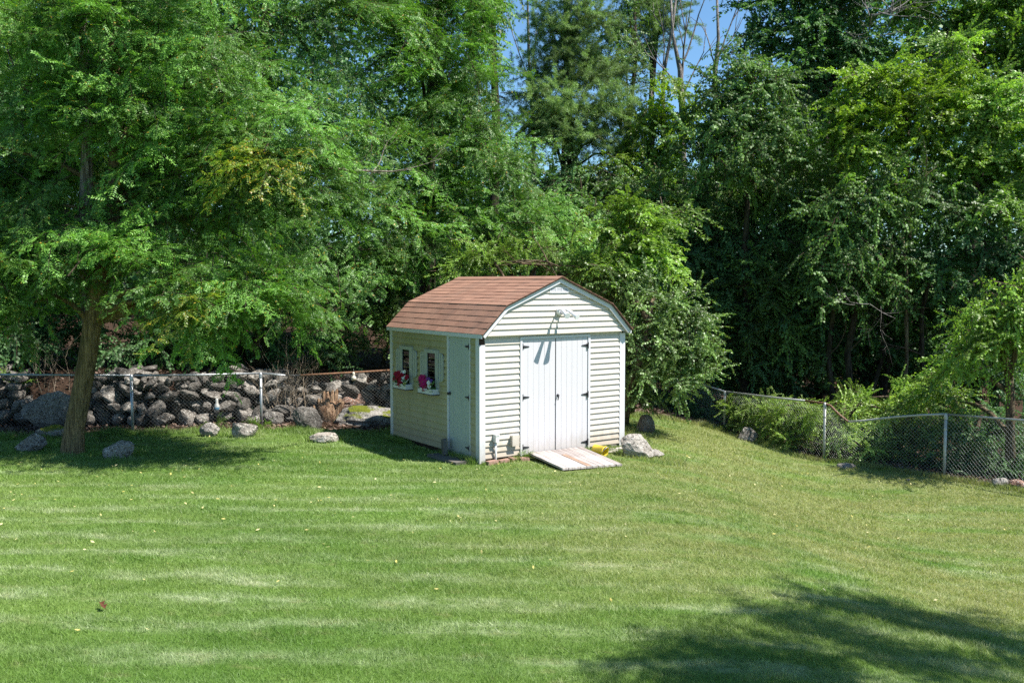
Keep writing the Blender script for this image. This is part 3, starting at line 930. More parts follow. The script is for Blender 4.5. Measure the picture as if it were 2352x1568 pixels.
        # shutters: two narrow boards each with an arched outer top
        for side in (0, 1):
            y0 = ya - 0.155 if side == 0 else yb + 0.012
            k = MB(); k.box(-0.020, -0.014, y0 + 0.02, y0 + 0.125, 1.34, 1.39); k.box(-0.020, -0.014, y0 + 0.02, y0 + 0.125, 1.60, 1.65)
            s_ = k.build('shutter', M['shutter_shaded'], sh)
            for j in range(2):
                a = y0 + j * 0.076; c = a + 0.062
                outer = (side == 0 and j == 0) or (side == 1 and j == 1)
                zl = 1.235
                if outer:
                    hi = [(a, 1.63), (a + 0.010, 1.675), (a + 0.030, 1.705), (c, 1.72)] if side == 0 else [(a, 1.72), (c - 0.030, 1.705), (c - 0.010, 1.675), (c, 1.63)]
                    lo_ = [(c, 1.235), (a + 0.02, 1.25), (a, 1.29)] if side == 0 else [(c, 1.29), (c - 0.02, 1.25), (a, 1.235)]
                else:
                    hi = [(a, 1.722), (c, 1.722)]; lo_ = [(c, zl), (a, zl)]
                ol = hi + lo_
                k = MB(); k.prism([(-0.042, p, q) for p, q in ol], [(-0.020, p, q) for p, q in ol]); k.build('board', M['shutter_shaded'], s_)
    # small hole cover low on the side wall
    k = MB(); k.box(-0.018, -0.004, 2.015, 2.045, 0.41, 0.475); k.build('cable_hole', M['black_metal'], sh)
    return sh
shed = build_shed()
def sl(x, y, z=0.0):
    return SO + SU * x + SS * y + Vector((0, 0, z))

# window boxes and the flower bunches in them
def flower_mesh(n, r, cup, mat_, centre):
    k = MB()
    for i in range(n):
        th = 2 * math.pi * i / n + random.uniform(-0.1, 0.1)
        c, s = math.cos(th), math.sin(th); c2, s2 = math.cos(th + 1.57), math.sin(th + 1.57)
        w = r * 0.42
        k.add([(0, 0, 0), (c * r * 0.6 + c2 * w, s * r * 0.6 + s2 * w, cup * 0.7), (c * r, s * r, cup), (c * r * 0.6 - c2 * w, s * r * 0.6 - s2 * w, cup * 0.7)], [(0, 1, 2, 3)])
    k.m = 1
    k.lathe([(r * 0.2, 0.004), (r * 0.14, 0.014), (0.0, 0.018)], 8)
    me = k.mesh('flower'); me.materials.append(mat_); me.materials.append(centre)
    return me
HEAD = {c: flower_mesh(7 if c in ('white', 'yellow') else 6, 0.058, 0.018, PET[c], PET['yellow' if c == 'white' else c]) for c in PET}
def window_box(ya, yb, label, flabel, spec, seed):
    r = random.Random(seed)
    zb, zt, dp = 1.015, 1.105, 0.15
    b = empty('window_box', sl(-0.016, (ya + yb) / 2, zb), SROT)
    tag(b, label, 'window box', 'window boxes on the shed')
    hw = (yb - ya) / 2
    k = MB(); k.box(-dp, -dp + 0.012, -hw, hw, 0, zt - zb); k.box(-0.012, 0, -hw, hw, 0, zt - zb); k.box(-dp + 0.012, -0.012, hw - 0.012, hw, 0, zt - zb); k.box(-dp + 0.012, -0.012, -hw, -hw + 0.012, 0, zt - zb)
    k.build('box_side', M['white'], b)
    k = MB(); k.box(-dp - 0.006, 0.0, -hw - 0.006, hw + 0.006, -0.014, -0.001); k.build('bottom_edge', M['black_metal'], b)
    fl = empty('flower_bunch', sl(-0.09, (ya + yb) / 2, zt - 0.03), SROT)
    tag(fl, flabel, 'flowers', 'flower bunches in the window boxes')
    lv = MB()
    for _ in range(70):
        y = r.uniform(-hw - 0.02, hw + 0.02); x = r.uniform(-0.10, 0.06); z = r.uniform(-0.02, 0.13)
        d = Vector((r.uniform(-1, 0.4), r.uniform(-1, 1), r.uniform(-0.3, 0.9))).normalized() * r.uniform(0.05, 0.10)
        s = Vector((r.gauss(0, 1), r.gauss(0, 1), r.gauss(0, 1))).cross(d).normalized() * 0.016
        p = Vector((x, y, z))
        lv.add([p, p + d * 0.5 + s, p + d, p + d * 0.5 - s], [(0, 1, 2, 3)])
    lv.build('leaves', L['dark'], fl)
    for (c, n, y0, y1, z0, z1, s) in spec:
        for _ in range(n):
            o = link('flower', HEAD[c], fl)
            y = r.uniform(y0, y1); z = r.uniform(z0, z1)
            x = -0.015 - 0.045 * r.random()
            nrm = Vector((-1.0, r.uniform(-0.9, 0.3), r.uniform(-0.2, 0.8))).normalized()
            q = nrm.to_track_quat('Z', 'Y')
            o.matrix_basis = Matrix.LocRotScale(Vector((x, y, z)), q, Vector((s, s, s)) * r.uniform(0.85, 1.15))
            y -= 0.03; o.location = (x, y, z)
            o['label'] = c.replace('_', ' ') + ' flower'
# +y is towards the rear (left in the picture)
window_box(2.185, 2.665, 'white window box under the rear window of the shed', 'crimson flowers with one white bloom in the rear window box',
    [('crimson', 24, -0.03, 0.24, 0.0, 0.21, 1.05), ('orange_red', 3, 0.16, 0.28, 0.0, 0.07, 0.8), ('white', 1, -0.11, -0.08, 0.10, 0.13, 1.2), ('white', 2, -0.1, 0.0, 0.23, 0.26, 0.6), ('crimson', 2, -0.2, -0.17, 0.15, 0.18, 0.9), ('yellow', 3, -0.17, -0.1, -0.02, 0.05, 0.7), ('violet', 4, -0.05, 0.03, 0.0, 0.1, 0.7)], 3)
window_box(1.255, 1.745, 'white window box under the window beside the narrow side door', 'magenta flowers with a yellow bloom in the box beside the door',
    [('magenta', 20, -0.03, 0.24, 0.04, 0.21, 1.1), ('crimson', 5, 0.04, 0.26, -0.02, 0.07, 0.9), ('magenta', 3, -0.04, 0.06, -0.01, 0.06, 0.9), ('white', 4, -0.12, -0.04, 0.05, 0.14, 0.75), ('yellow', 1, -0.16, -0.13, 0.0, 0.02, 1.15), ('violet', 3, -0.16, -0.02, 0.04, 0.2, 0.7), ('white', 2, -0.07, -0.03, -0.02, 0.02, 0.6)], 5)

# ramp of planks in front of the doors
def build_ramp():
    rp = empty('wooden_ramp', sl(1.45, -0.6, 0.03), SROT)
    tag(rp, 'weathered grey plank ramp lying in front of the double doors', 'ramp')
    T0, T1 = Vector((0.93 - 1.45, -0.045 + 0.6, 0.045)), Vector((2.06 - 1.45, -0.045 + 0.6, 0.03))
    B0, B1 = Vector((0.755 - 1.45, -1.19 + 0.6, -0.005)), Vector((1.79 - 1.45, -1.40 + 0.6, -0.02))
    n = 10
    for i in range(n):
        a, b = (i + 0.03) / n, (i + 0.97) / n
        ext = random.uniform(-0.012, 0.012)
        t0, t1 = T0.lerp(T1, a), T0.lerp(T1, b)
        b0, b1 = B0.lerp(B1, a), B0.lerp(B1, b)
        dd = (b0 - t0).normalized() * ext
        b0, b1 = b0 + dd, b1 + dd
        up = Vector((0, 0, 0.03 + random.uniform(0, 0.004)))
        c = (t0 + t1 + b0 + b1) / 4
        ang = math.atan2((b0 - t0).y, (b0 - t0).x)
        R = Matrix.Rotation(-ang, 3, 'Z')
        q = [R @ (p - c) for p in (t0, b0, b1, t1)]
        k = MB(); k.prism(q, [p + up for p in q])
        if i == 4:
            pass
        o = k.build('plank', M['plank'], rp); o.location = c; o.rotation_euler = (0, 0, ang)
        if i == 4:
            tt0, tt1 = T0.lerp(T1, a + 0.01), T0.lerp(T1, b - 0.01)
            bb0, bb1 = B0.lerp(B1, a + 0.01), B0.lerp(B1, b - 0.01)
            q = [tt0.lerp(bb0, 0.30), tt0.lerp(bb0, 0.98), tt1.lerp(bb1, 0.98), tt1.lerp(bb1, 0.30)]
            q = [p + Vector((0, 0, 0.031)) for p in q]
            k = MB(); k.prism(q, [p + Vector((0, 0, 0.006)) for p in q]); w = k.build('patch_plank', M['plank_new'], rp); w['label'] = 'tan newer strip nailed on the ramp'
build_ramp()

# yellow bucket lying beside the ramp
def build_bucket():
    p = sl(2.12, -0.42, 0.0)
    b = empty('bucket', (p.x, p.y, gz(p.x, p.y)), 0)
    tag(b, 'yellow plastic bucket lying on its side beside the ramp', 'bucket')
    ax = Vector((0.72, -0.62, -0.14)).normalized()
    q = ax.to_track_quat('Z', 'Y').to_matrix().to_4x4()
    Mx = Matrix.Translation((-0.06, 0.06, 0.105)) @ q @ Matrix.Scale(0.78, 4)
    k = MB(); k.lathe([(0.0, -0.01), (0.098, -0.01), (0.100, 0.0), (0.118, 0.26), (0.128, 0.262), (0.128, 0.285), (0.112, 0.285), (0.108, 0.25), (0.09, 0.02), (0.0, 0.02)], 28, Mx)
    k.build('body', M['yellow'], b)
    k = MB()
    V, Fs = [], []
    for j, z in enumerate((0.06, 0.20)):
        for i in range(7):
            th = -1.2 + i * 0.22
            r = 0.1035 + z * 0.068
            V.append(Mx @ Vector((r * math.cos(th), r * math.sin(th), z)))
    for i in range(6): Fs.append((i, i + 1, 8 + i, 7 + i))
    k.add(V, Fs, True); k.build('paper_label', M['paper'], b)
    k = MB(); k.tube([Mx @ Vector((0.128 * math.cos(t), 0.128 * math.sin(t), 0.275 + 0.06 * math.sin(t - 0.2))) for t in [0.2 + i * math.pi / 12 for i in range(13)]], 0.004, 6); k.build('handle', M['metal'], b)
build_bucket()

# bricks and odd pieces round the shed's foot
def brick(x, y, rz, s, label, m='brick', size=(0.2, 0.09, 0.06), name='brick', cat='brick', group='loose bricks under the shed front', tilt=(0, 0)):
    k = MB()
    a, b, c = size[0] * s / 2, size[1] / 2, size[2]
    j = lambda: random.uniform(-0.008, 0.008)
    A = [(-a + j(), -b + j(), 0), (a + j(), -b + j(), 0), (a + j(), b + j(), 0), (-a + j(), b + j(), 0)]
    B = [(-a + j(), -b + j(), c + j()), (a + j(), -b + j(), c + j()), (a + j(), b + j(), c + j()), (-a + j(), b + j(), c + j())]
    k.prism(A, B)
    p = sl(x, y)
    o = k.build(name, M[m], None, (p.x, p.y, gz(p.x, p.y) - 0.005), (tilt[0], tilt[1], SROT + rz))
    tag(o, label, cat, group)
brick(0.16, -0.10, 0.1, 1.0, 'pinkish brick left of the conduit pipe at the shed corner')
brick(0.40, -0.09, -0.1, 0.9, 'pinkish brick just right of the conduit pipe')
brick(0.62, -0.06, 0.2, 1.0, 'reddish brick tipped up below the junction box', tilt=(0.15, 0.1))
brick(0.78, -0.12, -0.3, 0.8, 'broken brick end beside the ramp corner')
brick(2.55, -0.30, 0.4, 1.6, 'grey flat board scrap by the bucket mouth', 'plank', (0.2, 0.07, 0.03), 'board_scrap', 'board', 'board scraps by the bucket')
brick(2.75, -0.12, -0.2, 1.5, 'pale flat board scrap under the right shed corner', 'plank', (0.2, 0.09, 0.035), 'board_scrap', 'board', 'board scraps by the bucket')
brick(2.98, 0.06, 0.0, 1.0, 'small dark block under the right front shed corner', 'beam', (0.12, 0.1, 0.09), 'support_block', 'block', None)
brick(2.80, 0.04, 0.3, 1.0, 'grey foundation stone under the right front wall', 'concrete', (0.22, 0.14, 0.07), 'support_block', 'block', None)
brick(-0.19, 0.62, 1.57, 1.0, 'dark concrete step slab on the grass below the side door', 'concrete', (0.95, 0.34, 0.055), 'step_slab', 'slab', None)
p = sl(-0.15, 0.86)
k = MB(); k.prism([(-0.09, -0.035, 0), (0.09, -0.035, 0), (0.09, 0.035, 0), (-0.09, 0.035, 0)], [(-0.085, -0.03, 0.26), (0.06, -0.03, 0.28), (0.075, 0.035, 0.27), (-0.085, 0.035, 0.25)])
tag(k.build('paving_block', M['concrete'], None, (p.x, p.y, gz(p.x, p.y) + 0.045), (0.0, 0.22, SROT + 1.25)), 'dark concrete block leaning against the side door bottom', 'block')

# ------------------------------------------------------------------ boulders
boulder(758, 950, 938, 1000, 'large low granite boulder with yellow green moss behind the shed corner', 131, 'rock_moss', 0.6, 4, 0.04, cuts=2, Y=19.0)
boulder(663, 738, 936, 992, 'grey rounded boulder leaning out of the wall beside the rotten stump', 102, 'rock', 0.5, 4, 0.5)
boulder(528, 585, 971, 1006, 'wedge shaped grey boulder at the lawn edge left of the second fence post', 103, 'rock', 0.7, 4, 0.25)
boulder(706, 772, 995, 1018, 'low flat tan stone out on the lawn before the mossy boulder', 104, 'rock_pale', 0.7, 3)
boulder(1426, 1507, 999, 1052, 'large pale granite boulder beside the right front shed corner', 105, 'rock_pale', 0.75, 4, 0.1)
boulder(1490, 1528, 1034, 1052, 'small pale stone tucked against the large pale boulder', 106, 'rock_pale', 0.8, 3)
boulder(1463, 1505, 953, 995, 'upright mottled boulder on the lawn behind the pale boulder', 107, 'rock', 0.6, 4, -0.2)
boulder(1694, 1742, 982, 1024, 'pointed grey boulder under the vines at the right fence', 108, 'wall_stone', 0.7, 3, Y=21.0)
boulder(230, 303, 1014, 1053, 'slanting dark grey boulder on grass right of the leaning trunk', 109, 'rock', 0.55, 4, -0.12)
boulder(30, 100, 1000, 1038, 'pointed grey boulder on the leaf litter left of the leaning trunk', 110, 'rock', 0.6, 4, -0.25)
boulder(74, 152, 978, 1006, 'low boulder with mossy top left of the leaning trunk base', 111, 'rock_moss', 0.6, 4)
boulder(44, 176, 902, 972, 'long flat topped boulder behind the fence left of the leaning trunk', 112, 'rock', 0.4, 4, -0.12, Y=18.45, cuts=3)
boulder(-30, 32, 888, 968, 'tall dark boulder behind the fence at the left picture edge', 113, 'rock', 0.6, 4)
boulder(2284, 2322, 1098, 1120, 'small whitish stone at the foot of the right fence', 114, 'rock_pale', 0.8, 3)
boulder(2322, 2362, 1104, 1126, 'small tan stone at the right picture edge below the fence', 115, 'rock_red', 0.8, 3)
boulder(1925, 1968, 1065, 1076, 'flat pinkish stone on grass at the foot of the sagging fence', 116, 'rock_pale', 0.6, 3)
boulder(455, 500, 972, 1004, 'squat dark boulder in leaf litter between the left fence posts', 117, 'rock', 0.7, 3)
boulder(606, 648, 944, 976, 'rounded grey boulder in leaf litter just right of the second fence post', 118, 'rock', 0.7, 3)
boulder(2082, 2092, 1100, 1105, 'tiny white pebble on the lawn near the right fence', 119, 'rock_pale', 0.8, 2, name='pebble')

# ------------------------------------------------------------------ dry stone wall of separate stones
def build_stone_wall():
    base = Vector((-5.0, wall_y(-5.0), 0))
    w = empty('stone_wall', base)
    tag(w, 'tumbled dry stone wall of grey fieldstones behind the chain link fence', 'wall')
    VAR = [rock_mesh('stone', 300 + i, 3, 1, 12) for i in range(12)]
    for me in VAR: me.materials.append(M['wall_stone'])
    RED = rock_mesh('stone', 399, 3, 1, 5); RED.materials.append(M['rock_red'])
    r = random.Random(5)
    def stone(x, y, z, sx, sy, sz, me=None, lab=None):
        o = link('stone', me or r.choice(VAR), w)
        o.location = Vector((x, y, z)) - base
        o.scale = (sx, sy, sz)
        o.rotation_euler = (r.uniform(-0.45, 0.45), r.uniform(-0.55, 0.55), r.uniform(-0.6, 0.6) + (math.pi if r.random() < 0.5 else 0))
        if lab: o['label'] = lab
    for lay in (0, 1):
        z = 0.0
        c = 0
        while z < 1.25:
            ch = (0.30 - 0.045 * c) if c < 4 else 0.16
            x = -11.5 + 0.2 * (c % 2)
            while x < -1.9:
                top = 1.06 if x < -5.9 else (0.98 if x < -4.9 else 0.76)
                top += 0.22 * mnoise.noise(Vector((x * 1.3, 0, 7)))
                sw = r.uniform(0.20, 0.50) * (1.0 if c < 3 else 0.7)
                if z + ch * 0.55 < top and not (-10.3 < x < -9.0 and z > 0.3):
                    xx = x + sw / 2
                    yy = wall_y(xx) + 0.12 + lay * 0.42 + 0.16 * c * (0.8 if x > -5 else 0.35) + r.uniform(-0.1, 0.1)
                    zz = (gz(xx, wall_y(xx) - 0.2) if xx < 0 else 0) + z + ch * 0.45 + r.uniform(-0.04, 0.05)
                    stone(xx, yy + r.uniform(-0.1, 0.06), zz, sw * r.uniform(0.42, 0.54), r.uniform(0.16, 0.3), ch * r.uniform(0.42, 0.62))
                x += sw * 0.93
            z += ch * 0.9
            c += 1
    # fallen stones in front, right half
    for _ in range(34):
        x = r.uniform(-5.6, -2.0); y = wall_y(x) - r.uniform(0.0, 0.35)
        s = r.uniform(0.09, 0.2)
        stone(x, y, gz(x, y) + s * 0.5 + r.choice((0, 0, 0.15)), s * 1.2, s, s * 0.8)
    p = at(808, 925, wall_y(-3.4) + 0.2)
    stone(p.x, p.y, p.z, 0.3, 0.25, 0.26, RED, 'red brown weathered stone')
    p = at(795, 945, wall_y(-3.5))
    stone(p.x, p.y, p.z, 0.34, 0.2, 0.16, RED, 'red brown slanting stone')
build_stone_wall()

# rotten stump
def build_stump():
    p = onground(752, 968)
    p.y = wall_y(p.x) - 0.35
    p.z = gz(p.x, p.y)
    s = empty('tree_stump', p)
    tag(s, 'split rotten brown stump standing before the stone wall', 'stump')
    r = random.Random(8)
    for i in range(9):
        a = -0.24 + i * 0.06
        h = 0.30 + 0.38 * math.exp(-((i - 4.5) / 3) ** 2) + r.uniform(-0.06, 0.06)
        k = MB()
        d = 0.1 * math.sin(i * 1.3)
        k.tube([(a * 0.6, d, -0.1), (a * 0.85, d, h * 0.4), (a * 1.2, d + 0.03, h * 0.8), (a * 1.35, d + 0.05, h)], [0.075, 0.062, 0.05, 0.02], 7, wob=0.35)
        k.build('splinter', M['rot'], s)
    k = MB(); k.tube([(0.02, 0.05, -0.1), (0, 0.06, 0.3), (0.02, 0.07, 0.42)], [0.30, 0.22, 0.10], 14, wob=0.3); k.build('stump_core', M['rot'], s)
build_stump()

# ------------------------------------------------------------------ chain link fences
def polyl(P, s):
    for a, b in zip(P, P[1:]):
        d = (b - a).length
        if s <= d: return a.lerp(b, s / d)
        s -= d
    return P[-1]

def chain_link(name, label, tops, posts, rails, post_m, mesh_step=0.075, wire_m=None, wire_r=0.0016):
    """tops: 3D points along the top rail; posts: indices into tops; rails: [(i, j, material, label)]"""
    T = [Vector(t) for t in tops]
    base = Vector((T[0].x, T[0].y, gz(T[0].x, T[0].y)))
    f = empty(name, base)
    tag(f, label, 'fence')
    for i in posts:
        t = T[i]
        g0 = gz(t.x, t.y)
        k = MB()
        k.tube([(t.x, t.y - 0.045, g0 - 0.2), (t.x, t.y - 0.045, t.z - 0.06)], 0.029, 12)
        k.lathe([(0.036, -0.09), (0.036, -0.02), (0.022, 0.02), (0.0, 0.03)], 12, Matrix.Translation((t.x, t.y - 0.045, t.z)))
        k.lathe([(0.033, -0.30), (0.033, -0.27)], 12, Matrix.Translation((t.x, t.y - 0.045, t.z)))
        k.build('post', post_m, f, -base)
    for i, j, m, lab in rails:
        k = MB(); k.tube([T[q] for q in range(i, j + 1)], 0.022, 10)
        o = k.build('top_rail', m, f, -base)
        if lab: o['label'] = lab
    tot = sum((b - a).length for a, b in zip(T, T[1:]))
    k = MB()
    def surf(s, t):
        q = polyl(T, max(0, min(tot, s)))
        g0 = gz(q.x, q.y) + 0.02
        return Vector((q.x, q.y - 0.024 + 0.006 * math.sin(s * 2), g0 + (q.z + 0.03 - g0) * t))
    H = 1.15
    n = int((tot + H) / mesh_step)
    for i in range(-1, n + 1):
        for dr in (1, -1):
            pts = []
            for q in range(9):
                t = q / 8
                s = i * mesh_step - (H if dr > 0 else 0) + dr * t * H + (H if dr < 0 else 0)
                s = i * mesh_step + (t if dr > 0 else (1 - t)) * H - H * 0.5
                if s < 0 or s > tot: continue
                pts.append(surf(s, t) + Vector((0, 0.004 * dr, 0)))
            if len(pts) > 1: k.tube(pts, wire_r, 3, cap=False, smooth=False)
    o = k.build('wire_mesh', wire_m or M['wire'], f, -base); o['kind'] = 'stuff'

def zt(px, py, Y): return at(px, py, Y)
LT = [at(-420, 858, 18.3), at(0, 860, 18.1), at(304, 862, 18.1), at(450, 861, 18.45), at(600, 857, 18.9), at(645, 860, 19.05), at(690, 862, 19.15), at(760, 858, 19.35), at(900, 850, 19.8), at(1100, 836, 20.6)]
chain_link('chain_link_fence', 'straight galvanised chain link fence before the stone wall left of the shed', LT, [0, 2, 4, 9], [(0, 2, M['metal'], None), (2, 4, M['metal'], None), (4, 6, M['metal'], None), (6, 9, M['rust'], 'reddish rusty length of top rail')], M['metal'], wire_m=M['wire_shaded'], wire_r=0.0011)
RT = [at(1440, 850, 27), at(1560, 868, 24.3), at(1600, 878, 23.6), at(1664, 899, 22.4), at(1780, 913, 20.9), at(1850, 920, 20.1), at(1893, 926, 19.65), at(1907, 931, 19.5), at(1928, 952, 19.3), at(1948, 968, 19.15), at(1980, 966, 19.0), at(2060, 957, 18.5), at(2115, 953, 18.15), at(2170, 951, 17.8), at(2260, 958, 17.2), at(2352, 965, 16.6), at(2600, 985, 15.2)]
chain_link('chain_link_fence', 'sagging vine grown chain link fence along the right lawn edge', RT, [1, 3, 6, 13, 16], [(0, 3, M['metal'], None), (3, 5, M['rail_pale'], None), (5, 9, M['rust'], 'bent rusty length of top rail'), (9, 13, M['rail_pale'], None), (13, 16, M['metal'], None)], M['rail_pale'], wire_r=0.0017)

# small ornaments
p = at(812, 866, 19.5)
o = empty('hanging_ornament', p); tag(o, 'small cream round ornament hanging from the left fence rail', 'ornament')
k = MB(); k.lathe([(0.0, -0.075), (0.04, -0.065), (0.056, -0.03), (0.05, 0.01), (0.02, 0.035), (0.03, 0.06), (0.03, 0.09), (0.015, 0.11), (0.0, 0.112)], 14); k.build('body', M['cream'], o)
k = MB(); k.tube([(0, 0, 0.11), (0.01, 0, 0.14), (0, 0, 0.165)], 0.004, 5); k.build('hook', M['metal'], o)
p = at(498, 930, wall_y(-5.7) - 0.22)
o = empty('bottle_ornament', p); tag(o, 'grey bottle shaped ornament standing among the wall stones', 'ornament')
k = MB(); k.lathe([(0.0, -0.16), (0.05, -0.155), (0.06, -0.06), (0.055, 0.0), (0.03, 0.05), (0.032, 0.11), (0.02, 0.14), (0.0, 0.145)], 14); k.build('body', M['rail_pale'], o)
k = MB(); k.lathe([(0.062, -0.09), (0.064, -0.08), (0.064, -0.05), (0.06, -0.04)], 14); k.build('blue_band', simple('blue_glaze', (0.06, 0.16, 0.25), 0.3, 0.5), o)

# brown leaf on the lawn and scattered pale leaves
p = onground(236, 1402)
k = MB(); k.add([(0, -0.05, 0.008), (0.035, -0.005, 0.032), (0.012, 0.012, 0.012), (0.03, 0.04, 0.04), (0, 0.06, 0.014), (-0.028, 0.035, 0.036), (-0.01, 0.01, 0.010), (-0.036, -0.01, 0.028)], [(0, 1, 2), (2, 3, 4), (0, 2, 6), (2, 4, 6), (4, 5, 6), (6, 7, 0)])
k.tube([(0, -0.05, 0.008), (0.01, -0.085, 0.02)], 0.002, 4)
tag(k.build('fallen_leaf', M['brownleaf'], None, p + Vector((0, 0, 0.035)), (0.25, 0.1, 0.8)), 'single curled brown leaf lying alone on the lawn', 'leaf')

def scatter_flat(name, n, xr, yr, cond, size, m, label, lift=0.012, tilt=0.5):
    x = rng.uniform(*xr, n); y = rng.uniform(*yr, n)
    kp = cond(x, y); x, y = x[kp], y[kp]; n = len(x)
    z = gz_np(x, y) + lift * rng.uniform(0.3, 1.6, n)
    C = np.stack([x, y, z], -1)
    a = rng.normal(0, 1, (n, 3)); a[:, 2] *= tilt; a /= np.linalg.norm(a, axis=1)[:, None]
    up = np.array([0, 0, 1.0]) + rng.normal(0, tilt, (n, 3))
    b = np.cross(up, a); b /= np.linalg.norm(b, axis=1)[:, None]
    s = size * rng.uniform(0.6, 1.3, n)[:, None]
    V = np.stack([C - a * s, C + b * s * 0.45, C + a * s, C - b * s * 0.45], 1).reshape(-1, 3)
    Q = np.arange(len(V)).reshape(-1, 4)
    tag(link(name, mesh_np(name, V, Q), None, m), label, 'leaves', kind='stuff')
yl = leaf_mat('fallen_yellow', (0.50, 0.42, 0.10), (0.62, 0.56, 0.30), 0.1, 0.6, objvar=0.0)
bl = leaf_mat('fallen_brown', (0.045, 0.027, 0.020), (0.19, 0.12, 0.085), 0.1, 0.7, objvar=0.0)
scatter_flat('fallen_leaves', 900, (-9, 8), (7, 18), lambda x, y: (y < edge_np(x) - 0.1) & (rng.uniform(0, 1, len(x)) < np.clip((y - 6) / 9, 0.05, 1) * np.where(x < 1, 1, 0.4)), 0.024, yl, 'pale yellow leaves scattered over the lawn', 0.035, 0.35)
scatter_flat('leaf_litter', 60000, (-13, 14), (15.5, 26), lambda x, y: (y > edge_np(x) - 0.05) & (rng.uniform(0, 1, len(x)) < np.exp(-(y - edge_np(x)) / 3.5)), 0.05, bl, 'brown leaf litter along the fences', 0.02, 0.5)

# ------------------------------------------------------------------ foliage: boughs (leaf sprays on a branching stem)
def unit(a): return a / np.maximum(np.linalg.norm(a, axis=-1, keepdims=True), 1e-9)

class Spray:
    """collects quads (leaves) and thin stems of one bough"""
    def __init__(self):
        self.V, self.n, self.Q, self.QM = [], 0, [], []
    def quads(self, P, mi):          # P: (k,4,3)
        k = len(P)
        self.V.append(P.reshape(-1, 3)); self.Q.append(np.arange(k * 4).reshape(k, 4) + self.n); self.QM.append(np.full(k, mi)); self.n += k * 4
    def stem(self, pts, r0, r1, mi=1):   # three sided tube
        pts = np.asarray(pts, float); n = len(pts)
        t = unit(np.gradient(pts, axis=0)); ref = np.array([0.3, 0.2, 0.93]); a = unit(np.cross(t, ref)); b = np.cross(t, a)
        r = np.linspace(r0, r1, n)[:, None]
        ring = [pts + r * (math.cos(q) * a + math.sin(q) * b) for q in (0, 2.09, 4.19)]
        R = np.stack(ring, 1)
        for k in range(3):
            j = (k + 1) % 3
            self.quads(np.stack([R[:-1, k], R[:-1, j], R[1:, j], R[1:, k]], 1), mi)
    def mesh(self, name, mats):
        me = mesh_np(name, np.concatenate(self.V), np.concatenate(self.Q), qm=np.concatenate(self.QM))
        for m in mats: me.materials.append(m)
        return me

def leaves_at(sp, C, A, Nn, ln, wd, mi=0, kind='kite', rg=None):
    """C bases, A axes, Nn normals: one folded leaf each"""
    n = len(C)
    B = unit(np.cross(Nn, A)); Nn = unit(np.cross(A, B))
    ln = ln[:, None]; wd = wd[:, None]
    if kind == 'kite':
        sp.quads(np.stack([C, C + A * ln * 0.45 + B * wd * 0.5 + Nn * wd * 0.12, C + A * ln - Nn * ln * 0.10, C + A * ln * 0.45 - B * wd * 0.5 + Nn * wd * 0.12], 1), mi)
    elif kind == 'lobed':        # three lobes: two halves meeting at the midrib
        tip = C + A * ln - Nn * ln * 0.15
        for s in (1, -1):
            l1 = C + A * ln * 0.10 + s * B * wd * 0.30
            sp.quads(np.stack([C, C + A * ln * 0.30 + s * B * wd * 0.62 + Nn * wd * 0.10, C + A * ln * 0.52 + s * B * wd * 0.24 + Nn * wd * 0.05, tip], 1), mi)

